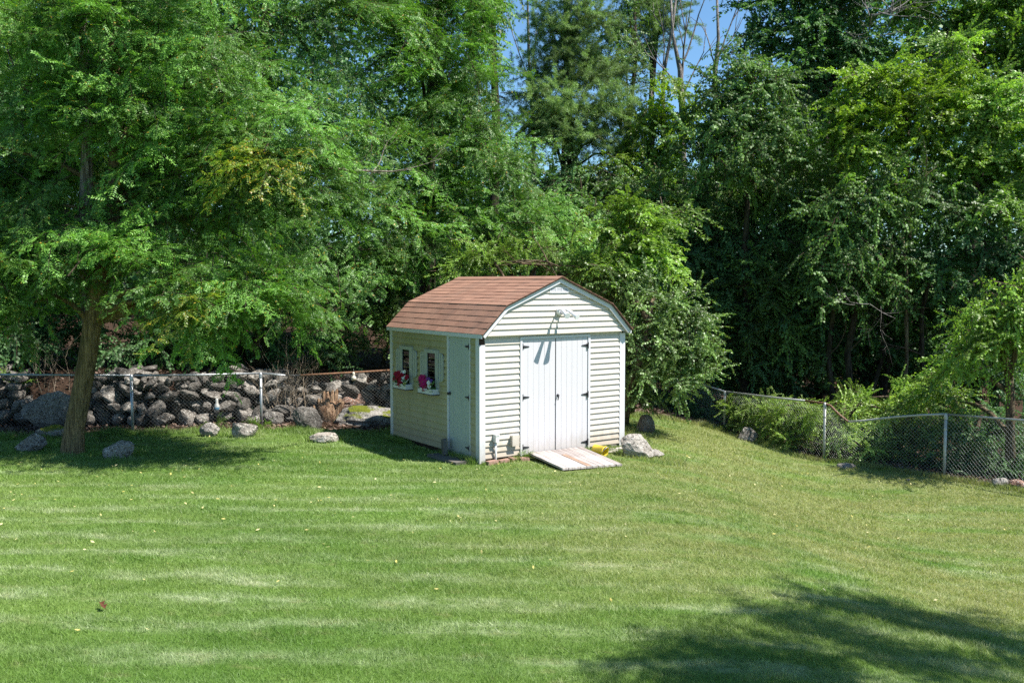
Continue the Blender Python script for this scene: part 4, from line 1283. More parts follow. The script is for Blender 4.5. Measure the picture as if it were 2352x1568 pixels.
def bough(kind, seed):
    g = np.random.default_rng(seed)
    sp = Spray()
    L0 = 1.7 if kind != 'small' else 1.3
    na = 12
    u = np.linspace(0, 1, na)
    bend = g.normal(0, 0.12)
    axis = np.stack([u * L0, bend * L0 * u ** 2, 0.10 * np.sin(u * 3) - 0.30 * u ** 2 * L0 * 0.6], -1)
    sp.stem(axis, 0.016, 0.004)
    def ax(t):
        return np.stack([np.interp(t, u, axis[:, i]) for i in range(3)], -1)
    LB, LA, LN, LS = [], [], [], []
    nt = {'locust': 15, 'maple': 16, 'small': 20, 'pine': 13, 'vine': 16}[kind]
    for i in range(nt):
        t0 = 0.12 + 0.88 * i / (nt - 1)
        side = 1 if i % 2 else -1
        ln = L0 * (0.20 + (0.38 if kind == 'locust' else 0.30) * math.sin(math.pi * min(1, 0.25 + 0.75 * (1 - t0) + 0.08))) * g.uniform(0.6, 1.3)
        if i == nt - 1: ang = 0.0
        else: ang = side * (g.uniform(0.6, 1.15) if kind == 'locust' else g.uniform(0.3, 1.4))
        el = g.normal(0.05, 0.30 if kind == 'locust' else 0.5)
        d = np.array([math.cos(ang) * math.cos(el), math.sin(ang) * math.cos(el), math.sin(el)])
        p0 = ax(np.array([t0]))[0]
        k = 7
        w = np.linspace(0, 1, k)[:, None]
        pts = p0 + d * w * ln + np.array([0, 0, -0.28]) * (w ** 2) * ln + g.normal(0, 0.012, (k, 3)) * w
        sp.stem(pts, 0.006, 0.002)
        step = {'locust': 0.062, 'maple': 0.026, 'small': 0.0135, 'pine': 0.055, 'vine': 0.024}[kind]
        m = max(3, int(ln / step))
        tt = (np.arange(m) + g.uniform(0, 1, m)) / m
        base = np.stack([np.interp(tt, w[:, 0], pts[:, q]) for q in range(3)], -1)
        tang = unit(pts[-1] - pts[0])
        sd = np.where(np.arange(m) % 2, 1.0, -1.0)[:, None]
        lat = unit(np.cross(np.array([0, 0, 1.0]), tang))
        a = unit(tang * g.uniform(0.2, 1.0, (m, 1)) + lat * sd * g.uniform(0.4, 1.1, (m, 1)) + g.normal(0, 0.28, (m, 3)) + np.array([0, 0, -0.12]))
        LB.append(base); LA.append(a)
    B_, A_ = np.concatenate(LB), np.concatenate(LA)
    n = len(B_)
    if kind == 'locust':
        fl = g.uniform(0.17, 0.29, n)
        up = unit(np.array([0, 0, 1.0]) + g.normal(0, 0.38, (n, 3)))
        lat = unit(np.cross(up, A_)); nn = np.cross(A_, lat)
        npair = 7
        for q in range(npair):
            w = 0.16 + 0.84 * q / (npair - 1)
            c = B_ + A_ * (fl * w)[:, None] - nn * (0.22 * fl * w * w)[:, None]
            for s in (1, -1):
                a = unit(lat * s + A_ * 0.45 + g.normal(0, 0.14, (n, 3)) - nn * 0.15)
                leaves_at(sp, c, a, nn + g.normal(0, 0.25, (n, 3)), g.uniform(0.046, 0.066, n), g.uniform(0.020, 0.029, n))
        c = B_ + A_ * fl[:, None] - nn * (0.22 * fl)[:, None]
        leaves_at(sp, c, A_, nn, g.uniform(0.04, 0.055, n), g.uniform(0.018, 0.024, n))
    elif kind == 'pine':
        for q in range(16):
            a = unit(A_ * 0.75 + g.normal(0, 0.55, (n, 3)) + np.array([0, 0, 0.22]))
            leaves_at(sp, B_ + g.normal(0, 0.012, (n, 3)), a, g.normal(0, 1, (n, 3)), g.uniform(0.11, 0.17, n), g.uniform(0.010, 0.014, n))
    else:
        up = unit(np.array([0, 0, 1.0]) + g.normal(0, 0.42, (n, 3)))
        if kind == 'maple':
            leaves_at(sp, B_ + A_ * 0.03, A_, up, g.uniform(0.075, 0.125, n), g.uniform(0.075, 0.125, n), kind='lobed')
        elif kind == 'vine':
            A2 = unit(A_ * 0.7 + np.array([0, 0, -0.55]))
            leaves_at(sp, B_ + A_ * 0.03, A2, up + np.array([0.25, 0, 0]), g.uniform(0.065, 0.105, n), g.uniform(0.055, 0.085, n))
        else:
            leaves_at(sp, B_ + A_ * 0.015, A_, up, g.uniform(0.045, 0.075, n), g.uniform(0.028, 0.044, n))
    return sp

NV = 6
BM = {}
def bmesh_for(kind, leaf):
    """meshes of one sort of bough; the same shapes take another leaf where a tree has another colour"""
    if (kind, leaf) not in BM:
        BM[(kind, leaf)] = []
        for i in range(NV):
            src = BM.get((kind, None), [None] * NV)[i] if (kind, None) in BM else None
            me = bough(kind, 40 + i + 100 * ['locust', 'maple', 'small', 'pine', 'vine'].index(kind)).mesh('leafy_bough', [L[leaf], M['twig']])
            BM[(kind, leaf)].append(me)
    return BM[(kind, leaf)]

n_boughs = 0
def lobe(root, base, c, rad, kind, leaf, dens=1.0, droop=0.25, name='leafy_bough', scale=1.0, back=0.3, rs=None, inner=0.35, under=0.45):
    """boughs set all over an egg shaped part of a crown, their tips at its surface"""
    global n_boughs
    r = rs or random
    ms = bmesh_for(kind, leaf)
    rx, ry, rz = rad
    area = 4 * math.pi * ((rx * ry) ** 1.6 / 3 + (rx * rz) ** 1.6 / 3 + (ry * rz) ** 1.6 / 3) ** (1 / 1.6)
    n = max(6, int(area * 1.75 * dens / (scale ** 2)))
    for i in range(n):
        t = (i + r.random() * 0.9) / n
        zz = 1 - 2 * t
        ph = i * 2.39996 + r.uniform(-0.5, 0.5)
        q = math.sqrt(max(0, 1 - zz * zz))
        d = Vector((q * math.cos(ph), q * math.sin(ph), zz))
        if d.y > 0.25 and r.random() > back: continue
        if d.z < -0.35 and r.random() > under: continue
        k = 1.0 if r.random() > inner else r.uniform(0.35, 0.8)
        surf = Vector((d.x * rx, d.y * ry, d.z * rz)) * (k * r.uniform(0.86, 1.10))
        s = scale * r.uniform(0.62, 1.12)
        out = Vector((d.x, d.y, d.z * 0.55)) + Vector((r.gauss(0, 0.38), r.gauss(0, 0.38), r.gauss(0, 0.36) - droop))
        out.normalize()
        up = Vector((0, 0, 1)) + Vector((d.x, d.y, 0)) * 0.5 + Vector((r.gauss(0, 0.25), r.gauss(0, 0.25), 0)) - Vector((0, 0.12, 0))
        Y = up.cross(out)
        if Y.length < 1e-3: Y = Vector((0, 1, 0))
        Y.normalize(); Z = out.cross(Y)
        p = c + surf - out * (s * 1.25) - base
        Mx = Matrix((out, Y, Z)).transposed().to_4x4()
        Mx = Matrix.Translation(p) @ Mx @ Matrix.Scale(s, 4)
        o = link(name, r.choice(ms), root)
        o.matrix_basis = Mx
        n_boughs += 1

def px_lobe(px, py, Y, rx, ry, rd=None):
    c = at(px, py, Y)
    k = Y / F
    return c, (rx * k, (rd if rd else 0.75 * min(rx, ry) * k + 0.3), ry * k)

def tree(name, label, trunk_pts, trunk_r, lobes, kind, leaf, bark='bark_dark', cat='tree', group=None, seed=0, dens=1.0, stems=(), **kw):
    """trunk_pts: 3D points; lobes: (px, py, Y, rx, ry[, leaf[, kind]]) in the 2352 px picture at depth Y"""
    r = random.Random(seed)
    T = [Vector(p) for p in trunk_pts]
    base = T[0].copy()
    root = empty(name, base)
    tag(root, label, cat, group)
    n = len(T)
    k = MB(); k.tube(T, [trunk_r * (1 - 0.75 * i / max(1, n - 1)) for i in range(n)] if not isinstance(trunk_r, list) else trunk_r, 12, wob=0.10, flute=0.08)
    k.build('trunk', M[bark], root, -base)
    for pts, rads, bk in stems:
        k = MB(); k.tube(pts, rads, 10, wob=0.12, flute=0.10); k.build('trunk', M[bk], root, -base)
    for lb in lobes:
        px, py, Y, rx, ry = lb[:5]
        lf = lb[5] if len(lb) > 5 and lb[5] else leaf
        kd = lb[6] if len(lb) > 6 and lb[6] else kind
        c, rad = px_lobe(px, py, Y, rx, ry)
        # a limb from the trunk into this part of the crown
        cand = [t for t in T[1:] if t.z < c.z - 0.1] or T[-1:]
        a = min(cand, key=lambda t: (t - c).length)
        m1 = a.lerp(c, 0.5) + Vector((r.uniform(-.1, .1), 0.1, 0.25 + r.uniform(-.1, .15)))
        k = MB(); k.tube([a, a.lerp(m1, 0.55) + Vector((0, 0, 0.08)), m1, m1.lerp(c, 0.6), c + Vector((0, 0.1, 0))], [0.055, 0.046, 0.036, 0.026, 0.014], 6, wob=0.15)
        k.build('limb', M[bark], root, -base)
        lobe(root, base, c, rad, kd, lf, dens, rs=r, **kw)
    return root

def up_trunk(px, py, Y, top, lean=0.0, n=6, wob=0.12, seed=1, ground=True):
    """a trunk standing under picture point (px, py) at depth Y and rising to height top"""
    r = random.Random(seed)
    p = at(px, py, Y)
    z0 = gz(p.x, p.y) - 0.1
    return [Vector((p.x + lean * i / (n - 1) + (r.uniform(-wob, wob) if i else 0), p.y + (r.uniform(-wob, wob) if i else 0), z0 + (top - z0) * i / (n - 1))) for i in range(n)]

def bare(root, base, p, d, ln, r0, depth, m, rs, name='branch', spread=0.6, up=0.25):
    """bare branching wood gathered in one mesh"""
    k = MB()
    def go(p, d, ln, r0, depth):
        pts = [p]
        q = p.copy(); dd = d.copy()
        for i in range(4):
            dd = (dd + Vector((rs.gauss(0, 0.12), rs.gauss(0, 0.12), rs.gauss(0, 0.10) + up * 0.12))).normalized()
            q = q + dd * (ln / 4); pts.append(q.copy())
        k.tube(pts, [r0, r0 * .88, r0 * .75, r0 * .6, r0 * .42], 5 if r0 > 0.012 else 3, cap=False)
        if depth:
            for i in range(rs.choice((2, 3, 3))):
                j = rs.choice((2, 3, 4))
                nd = (dd + Vector((rs.gauss(0, spread), rs.gauss(0, spread), rs.gauss(0, spread * 0.6) + up * 0.3))).normalized()
                go(pts[j], nd, ln * rs.uniform(0.5, 0.8), r0 * 0.5, depth - 1)
    go(Vector(p), Vector(d).normalized(), ln, r0, depth)
    return k.build(name, M[m], root, -base if root is not None else None)

# --- 1. the leaning locust in front of the left fence
b0 = onground(176, 1040)
Y0 = b0.y
TR = [b0 + Vector((-0.05, 0, -0.15)), at(167, 1030, Y0), at(171, 985, Y0), at(180, 935, Y0), at(199, 828, Y0), at(212, 745, Y0), at(230, 648, Y0), at(252, 560, Y0 + .1), at(264, 470, Y0 + .2), at(268, 330, Y0 + .3), at(262, 180, Y0 + .3), at(255, 20, Y0 + .2), at(250, -180, Y0)]
tree('locust_tree', 'leaning locust tree on the lawn with pale forked trunk before the left fence', TR, [.24, .195, .170, .160, .152, .150, .155, .14, .13, .13, .12, .10, .07],
     [(150, 540, 15.2, 100, 47), (50, 610, 15.4, 109, 71), (-60, 560, 15.6, 100, 103), (10, 715, 15.5, 84, 55), (265, 560, 15.0, 67, 27), (120, 470, 15.5, 92, 39),
      (400, 640, 14.9, 92, 47), (440, 690, 14.8, 58, 27, 'locust_yellow'), (480, 715, 14.9, 58, 27), (360, 590, 15.2, 92, 35), (560, 670, 15.0, 100, 51), (650, 670, 15.2, 100, 51), (712, 722, 15.3, 72, 34), (620, 620, 15.5, 92, 39),
      (250, 60, 15.2, 159, 79), (60, 90, 15.5, 126, 95), (420, 130, 15.6, 126, 87), (330, 240, 15.4, 100, 55), (120, 260, 15.8, 92, 63), (-40, 330, 16.0, 92, 95), (330, -60, 15.4, 168, 71),
      (520, 330, 15.8, 92, 47), (620, 300, 15.8, 109, 63), (560, 400, 15.6, 117, 63), (600, 370, 15.3, 58, 31, 'locust_yellow'), (690, 370, 16, 92, 71), (610, 480, 15.8, 100, 47), (350, 400, 15.8, 84, 47), (200, 160, 17, 140, 110), (450, 230, 17.2, 140, 100), (520, 520, 17.2, 140, 80), (160, 420, 17.4, 160, 90), (20, 480, 17.4, 120, 110), (420, 470, 16.0, 100, 47)],
     'locust', 'locust', 'bark_smooth', seed=21, dens=1.05, scale=0.82, back=0.35,
     stems=[([at(206, 800, Y0 + .1), at(197, 720, Y0 + .12), at(194, 640, Y0 + .12), at(196, 480, Y0 + .1), at(201, 330, Y0 + .1), at(197, 190, Y0), at(190, 60, Y0), at(186, -120, Y0)], [.06, .085, .10, .105, .10, .085, .07, .05], 'bark_pale')])

# --- 2. locusts behind the stone wall
tree('locust_tree', 'locust tree with a pair of brown trunks rising behind the second fence post', up_trunk(596, 860, 21.6, 10.5, 0.3, seed=2), 0.24,
     [(520, 120, 20.9, 129, 98), (650, 70, 21.4, 120, 106, 'dark', 'vine'), (740, 230, 20.9, 111, 98), (800, 380, 20.5, 111, 81), (700, 500, 20.3, 103, 73), (560, 560, 20.7, 111, 57), (860, 500, 20.5, 103, 73), (480, -40, 20.9, 154, 73), (830, 40, 21.4, 120, 106), (440, 330, 21.4, 94, 89), (820, 600, 20.3, 77, 49)],
     'locust', 'locust', 'bark', seed=22, dens=0.75, scale=0.95,
     stems=[(up_trunk(553, 860, 21.8, 9, -0.4, seed=3), [.20, .18, .16, .13, .10, .06], 'bark')])
tree('locust_tree', 'tall broad locust tree with feathery crown sloping down behind the shed roof', up_trunk(985, 840, 24, 11, 0.2, seed=4), 0.24,
     [(930, 120, 22.7, 132, 108), (1040, 60, 23.0, 105, 100), (1010, 220, 22.5, 114, 100), (930, 330, 22.1, 114, 91), (1060, 360, 22.3, 96, 91), (1000, 470, 21.9, 114, 75), (1140, 430, 22.5, 88, 75), (1140, 340, 22.8, 44, 58), (1080, 240, 22.9, 44, 66), (1220, 510, 22.5, 88, 58), (1120, 540, 22.1, 96, 50), (1300, 560, 22.3, 61, 41), (930, 560, 21.7, 96, 66), (1020, -60, 23.0, 132, 66), (880, -40, 22.9, 132, 66)],
     'locust', 'locust', 'bark_dark', seed=23, dens=0.78, scale=0.95)
tree('maple_tree', 'dark vine hung tree standing tall at the left of the blue sky gap', up_trunk(1120, 830, 26, 12, 0.3, seed=5), 0.2,
     [(1110, 30, 25, 45, 90), (1080, 180, 25, 55, 100), (1130, -50, 25, 50, 70), (1060, -20, 25, 70, 90)], 'vine', 'vine', 'bark_dark', seed=24, dens=0.9)
tree('locust_tree', 'dim locust tree deep in shade behind the left end of the stone wall', up_trunk(90, 850, 22.5, 10, -0.2, seed=6), 0.2,
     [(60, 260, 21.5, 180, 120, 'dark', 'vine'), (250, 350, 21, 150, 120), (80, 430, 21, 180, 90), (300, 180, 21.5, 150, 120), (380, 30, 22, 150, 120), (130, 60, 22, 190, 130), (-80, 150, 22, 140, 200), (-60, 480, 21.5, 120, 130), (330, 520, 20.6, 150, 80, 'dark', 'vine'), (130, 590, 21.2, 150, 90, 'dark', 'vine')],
     'locust', 'locust', 'bark_dark', seed=25, dens=0.7, scale=1.05)

# --- 3. understorey shrubs on the left, behind the wall
for i, (name, label, lbs, kd, lf) in enumerate([
    ('shrub', 'dark shrub behind the flat topped boulder left of the leaning trunk', [(60, 790, 20.8, 110, 60), (-40, 760, 21, 90, 80)], 'vine', 'dark'),
    ('shrub', 'dark shrub behind the wall directly behind the leaning trunk', [(200, 770, 21.2, 100, 60), (150, 700, 21.6, 110, 60)], 'vine', 'dark'),
    ('shrub', 'dark leafy shrub behind the wall right of the leaning trunk', [(320, 790, 20.8, 110, 50), (400, 740, 21.2, 110, 60)], 'vine', 'dark'),
    ('shrub', 'shaded shrub behind the wall between the leaning trunk and the pair of trunks', [(480, 800, 21.3, 70, 45), (500, 690, 21.8, 110, 70)], 'vine', 'dark'),
    ('shrub', 'glossy small leaved shrub behind the wall left of the shed', [(760, 800, 21.6, 90, 45), (850, 790, 21.6, 80, 50), (830, 710, 21.6, 80, 60), (900, 700, 21.6, 60, 90)], 'small', 'small'),
    ('shrub', 'pale green shrub rising beside the rear left corner of the shed', [(880, 640, 21.8, 60, 60), (900, 730, 21.6, 40, 70), (950, 620, 22.0, 70, 50)], 'small', 'light'),
    ('shrub', 'low dark shrub behind the rotten stump', [(680, 800, 21.2, 80, 60), (640, 730, 21.6, 90, 60)], 'vine', 'dark'),
]):
    px, py, Y = lbs[0][:3]
    tree(name, label, up_trunk(px, py, Y + 0.2, 1.9, 0.1, n=4, seed=60 + i), 0.05, lbs, kd, lf, 'bark_dark', 'shrub', seed=30 + i, dens=0.9, scale=0.8)

for i, (lab, lbs) in enumerate([
    ('dark undergrowth shrub in the shade right of the shed shrub', [(1600, 860, 26, 80, 50), (1680, 830, 26.5, 90, 60)]),
    ('dark undergrowth shrub behind the first post of the right fence', [(1760, 860, 25.5, 80, 40), (1820, 830, 26, 80, 60)]),
    ('dark undergrowth behind the bent rail of the right fence', [(1900, 860, 25.5, 80, 50), (1980, 820, 26.5, 90, 70)]),
    ('dark undergrowth behind the sagging rail', [(2060, 850, 25, 80, 60), (2130, 800, 26, 80, 70)]),
    ('dark undergrowth behind the small bright tree at the right edge', [(2220, 860, 24, 90, 70), (2310, 880, 22.5, 80, 70), (2350, 780, 24, 90, 90)])]):
    px, py, Y = lbs[0][:3]
    tree('shrub', lab, up_trunk(px, py, Y + 0.2, gz(at(px, py, Y).x, Y) + 1.2, 0.1, n=4, seed=170 + i), 0.05, lbs, 'vine', 'dark', 'bark_dark', 'shrub', seed=130 + i, dens=0.8, scale=0.9)

# --- 4. trees round the sky gap
P = up_trunk(1286, 860, 29.5, 14.5, 0.35, seed=7)
tree('pine_tree', 'tall white pine with tufted blue green needles in the sky gap', P, 0.26,
     [(1310, 20, 28.8, 80, 50), (1345, 60, 28.8, 60, 40), (1270, 80, 28.8, 50, 30), (1300, 120, 28.8, 75, 40), (1240, 170, 28.8, 60, 40), (1300, 190, 28.4, 80, 40), (1360, 160, 28.8, 50, 40), (1220, 225, 28.4, 55, 36), (1300, 250, 28.0, 110, 45), (1390, 250, 28.3, 60, 40), (1250, 290, 28.2, 80, 36), (1380, 310, 28.0, 70, 45), (1420, 350, 28.0, 60, 40), (1320, 300, 28.4, 80, 40), (1310, -60, 28.8, 60, 50)],
     'pine', 'pine', 'bark_dark', seed=40, dens=1.0, scale=0.95, droop=-0.1, inner=0.25, stems=[([at(1330, 420, 29), at(1316, 340, 29), at(1300, 270, 29)], [.12, .1, .06], 'bark')])
tree('maple_tree', 'slender dark column of vine beside the white pine', up_trunk(1440, 860, 32, 13, 0.1, seed=8), 0.16,
     [(1440, 0, 31.3, 34, 60), (1420, 90, 31.3, 48, 60), (1440, 170, 31.3, 60, 60), (1400, 160, 31.3, 40, 50), (1450, -70, 31.3, 34, 60)], 'vine', 'vine', 'bark_dark', seed=41, dens=0.8, scale=0.75)
tree('pine_tree', 'second pine of which dark upper boughs show right of the vine column', up_trunk(1496, 860, 34, 16, 0.05, seed=9), 0.17,
     [(1490, 0, 33.5, 55, 45), (1500, 55, 33.5, 60, 40), (1480, 105, 33.5, 50, 30)], 'pine', 'pine', 'bark_dark', seed=42, dens=1.0, scale=0.9, droop=-0.1, inner=0.25)
tree('maple_tree', 'thin crowned yellow green maple with a bare grey trunk below the sky gap', up_trunk(1482, 860, 28, 8.6, 0.1, seed=10), 0.10,
     [(1540, 270, 27.5, 60, 60), (1480, 290, 27.5, 70, 50), (1570, 330, 27.2, 60, 60), (1500, 370, 27.4, 80, 50), (1430, 380, 27.2, 60, 50), (1530, 210, 27.5, 40, 40)], 'maple', 'maple_yellow', 'dead', seed=43, dens=0.75, scale=0.95)
tree('maple_tree', 'leafy tree filling the hollow under the white pine', up_trunk(1400, 860, 27, 6.5, 0.1, seed=11), 0.12,
     [(1280, 420, 27, 80, 60, 'dark', 'vine'), (1360, 450, 26.5, 80, 60), (1440, 460, 26, 80, 60), (1300, 500, 25, 80, 50), (1380, 540, 24, 90, 60), (1500, 440, 26, 70, 60)], 'vine', 'vine', 'bark_dark', seed=44, dens=0.9)

def dead_tree(label, pts, rads, twigs, seed):
    r = random.Random(seed)
    T = [Vector(p) for p in pts]
    root = empty('dead_tree', T[0]); tag(root, label, 'tree')
    k = MB(); k.tube(T, rads, 8, wob=0.15); k.build('trunk', M['dead'], root, -T[0])
    for a, b, rr in twigs:
        d = b - a
        bare(root, T[0], a, d, d.length, rr * 0.8, 1, 'dead', r, spread=0.22, up=0.5)
Yd = 31
g0 = at(1565, 880, Yd); g0.z = gz(g0.x, g0.y)
dead_tree('bare grey dead tree with forked upright stems in the middle of the sky gap', [g0, at(1568, 400, Yd), at(1567, 250, Yd), at(1562, 160, Yd), at(1545, 80, Yd), at(1538, -60, Yd)], [.17, .13, .11, .085, .05, .03],
    [(at(1566, 190, Yd), at(1590, 40, Yd), .05), (at(1568, 220, Yd), at(1640, 130, Yd), .04), (at(1562, 160, Yd), at(1612, -20, Yd), .045), (at(1548, 90, Yd), at(1500, 30, Yd), .035), (at(1566, 210, Yd), at(1515, 100, Yd), .04)], 50)
g0 = at(1650, 880, Yd + .5); g0.z = gz(g0.x, g0.y)
dead_tree('bare dead tree with thin sloping stems at the right of the sky gap', [g0, at(1645, 330, Yd), at(1642, 170, Yd), at(1650, 90, Yd), at(1645, -60, Yd)], [.14, .10, .08, .055, .03],
    [(at(1642, 170, Yd), at(1690, 0, Yd), .045), (at(1645, 130, Yd), at(1700, 60, Yd), .035), (at(1643, 150, Yd), at(1600, 60, Yd), .035)], 51)
g0 = at(1530, 880, Yd - 1); g0.z = gz(g0.x, g0.y)
dead_tree('thin bare grey stem rising between the second pine and the forked dead tree', [g0, at(1525, 300, Yd), at(1522, 180, Yd), at(1545, 60, Yd), at(1560, -60, Yd)], [.11, .08, .06, .045, .03],
    [(at(1523, 150, Yd), at(1530, 10, Yd), .03)], 52)
g0 = at(1225, 860, 30); g0.z = gz(g0.x, g0.y)
dead_tree('bare thin stems standing at the left edge of the sky gap', [g0, at(1225, 300, 30), at(1215, 140, 30), at(1212, 20, 30), at(1212, -50, 30)], [.09, .06, .05, .035, .025],
    [(at(1222, 200, 30), at(1190, 40, 30), .03), (at(1220, 160, 30), at(1235, 20, 30), .03)], 53)

# --- 5. the right hand wood
tree('maple_tree', 'round headed vine draped tree right of the sky gap', up_trunk(1710, 870, 24.5, 6.5, 0.1, seed=12), 0.16,
     [(1710, 165, 24, 80, 60), (1660, 230, 24, 60, 60), (1760, 220, 24, 60, 80), (1720, 290, 23.6, 90, 70), (1640, 330, 24, 70, 60), (1780, 330, 23.6, 60, 70), (1690, 390, 23.4, 90, 60)], 'vine', 'vine', 'bark_dark', seed=45, dens=1.05, scale=0.85)
tree('maple_tree', 'very tall dark maple behind the round headed vine tree', up_trunk(1890, 870, 29, 14, 0.2, seed=13), 0.26,
     [(1790, 30, 28, 90, 80), (1870, 110, 28, 90, 90), (1930, 10, 28, 90, 80), (1760, 100, 28, 50, 60), (1840, 200, 28, 60, 70), (1950, 130, 28, 70, 70), (1860, -70, 28, 150, 60), (1880, 300, 28.4, 50, 70)], 'maple', 'dark', 'bark_dark', seed=46, dens=0.85, scale=1.05)
tree('maple_tree', 'very tall airy maple in the top right corner with sky showing through', up_trunk(2220, 870, 29, 14, 0.2, seed=14), 0.26,
     [(2120, 30, 28, 110, 70), (2230, 90, 28, 110, 70), (2310, 20, 28, 100, 80), (2340, 170, 27.5, 90, 90), (2150, 140, 28, 70, 60), (2240, -60, 28, 160, 60), (2420, 80, 27.5, 80, 140)], 'maple', 'maple', 'bark_dark', seed=47, dens=0.85, scale=1.1)
tree('maple_tree', 'bright yellow green maple with layered crown in the right half', up_trunk(2060, 870, 25, 7, 0.1, seed=15), 0.15,
     [(1960, 210, 23.6, 60, 50), (2020, 190, 23.6, 80, 50), (2060, 260, 23.2, 100, 55), (1960, 290, 23.4, 80, 50), (2130, 220, 23.6, 70, 60), (2150, 300, 23.3, 80, 50), (2000, 350, 23.2, 90, 40), (1930, 330, 23.6, 60, 50), (2090, 350, 23.2, 80, 40)], 'maple', 'maple_yellow', 'bark_dark', seed=48, dens=0.85, scale=0.85)
tree('maple_tree', 'light green spire topped tree right of the yellow green maple', up_trunk(2240, 870, 25.2, 6.8, 0.1, seed=16), 0.14,
     [(2195, 130, 23.8, 40, 60), (2185, 200, 23.6, 60, 50), (2260, 240, 23.4, 60, 70), (2320, 290, 23.0, 70, 90), (2240, 320, 23.2, 80, 60), (2200, 390, 23.0, 90, 50), (2300, 400, 22.8, 80, 60), (2380, 380, 22.6, 60, 110)], 'maple', 'light', 'bark_dark', seed=49, dens=0.85, scale=0.85)
tree('maple_tree', 'arching vine covered thicket tree under the yellow green maple', up_trunk(2030, 880, 24, 4.5, 0.1, seed=17), 0.12,
     [(2010, 440, 22.4, 90, 40), (2110, 430, 22.4, 90, 45), (1930, 480, 22.4, 80, 60), (2060, 510, 22.4, 80, 50), (1960, 580, 22.2, 80, 60), (2170, 480, 22.4, 60, 50), (2050, 620, 22.4, 60, 60), (1990, 670, 22.4, 70, 60), (1900, 620, 22.4, 60, 90)], 'vine', 'vine', 'bark_dark', seed=54, dens=0.95, scale=0.8)
tree('maple_tree', 'shadowy tree along the right edge above the small fence tree', up_trunk(2290, 880, 23.2, 5.5, 0.1, seed=18), 0.13,
     [(2230, 520, 22.2, 90, 60, 'dark'), (2320, 500, 21.8, 90, 70), (2260, 610, 22.0, 110, 70, 'dark'), (2370, 580, 21.6, 70, 100, 'dark'), (2160, 590, 22.4, 70, 70, 'dark'), (2330, 640, 21.8, 70, 60, 'dark')], 'maple', 'maple', 'bark_dark', seed=55, dens=0.75, scale=0.9)
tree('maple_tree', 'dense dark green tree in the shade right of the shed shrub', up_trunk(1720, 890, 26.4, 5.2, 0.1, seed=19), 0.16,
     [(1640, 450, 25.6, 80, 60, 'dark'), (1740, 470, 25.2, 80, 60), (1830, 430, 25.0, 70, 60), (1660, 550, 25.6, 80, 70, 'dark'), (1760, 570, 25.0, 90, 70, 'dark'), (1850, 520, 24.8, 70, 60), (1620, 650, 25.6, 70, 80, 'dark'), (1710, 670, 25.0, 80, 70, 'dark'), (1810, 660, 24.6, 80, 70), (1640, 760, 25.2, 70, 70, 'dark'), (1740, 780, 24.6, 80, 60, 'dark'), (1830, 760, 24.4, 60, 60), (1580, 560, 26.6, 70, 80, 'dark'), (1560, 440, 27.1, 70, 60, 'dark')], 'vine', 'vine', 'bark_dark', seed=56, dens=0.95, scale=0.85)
tree('maple_tree', 'vine draped tree standing in the dark corner behind the far end of the right fence', up_trunk(1620, 880, 26, 4.6, 0.1, seed=119), 0.12,
     [(1560, 640, 25.5, 80, 80, 'dark'), (1640, 600, 25.5, 90, 80, 'dark'), (1600, 720, 25, 80, 70), (1680, 740, 25.2, 80, 70, 'dark'), (1560, 800, 25, 70, 60, 'dark'), (1660, 830, 24.8, 80, 50, 'dark'), (1600, 500, 26, 90, 70)], 'vine', 'vine', 'bark_dark', seed=141, dens=0.95, scale=0.85)
tree('maple_tree', 'vine curtained tree behind the first post of the right fence', up_trunk(1780, 885, 24.5, 4.5, 0.1, seed=120), 0.12,
     [(1760, 660, 24.4, 80, 70), (1830, 600, 24.4, 80, 70), (1780, 750, 24, 80, 60), (1850, 720, 24, 70, 60, 'dark'), (1790, 830, 23.8, 70, 46, 'dark'), (1870, 810, 23.8, 60, 50), (1900, 540, 24.4, 70, 60)], 'vine', 'vine', 'bark_dark', seed=142, dens=0.95, scale=0.8)
tree('maple_tree', 'vine curtained tree behind the bent rail of the right fence', up_trunk(1990, 890, 24.8, 4.5, 0.1, seed=121), 0.12,
     [(1940, 690, 24.4, 70, 70), (2010, 720, 24.6, 80, 70, 'dark'), (2090, 700, 24.4, 80, 70), (2050, 790, 24.2, 70, 50, 'dark'), (2150, 660, 24, 80, 70, 'dark'), (2200, 720, 24, 70, 60, 'dark'), (1950, 800, 24.4, 50, 50, 'dark')], 'maple', 'vine', 'bark_dark', seed=143, dens=0.85, scale=0.8)
tree('maple_tree', 'full leafy tree closing the view under the tall dark maple', up_trunk(1880, 870, 27, 7.5, 0.1, seed=122), 0.14,
     [(1850, 380, 26, 80, 70), (1900, 450, 26, 80, 70), (1820, 330, 26.5, 60, 60, 'dark'), (1940, 400, 26, 60, 60), (1760, 420, 26, 70, 60, 'dark')], 'vine', 'dark', 'bark_dark', seed=144, dens=0.95, scale=0.9)
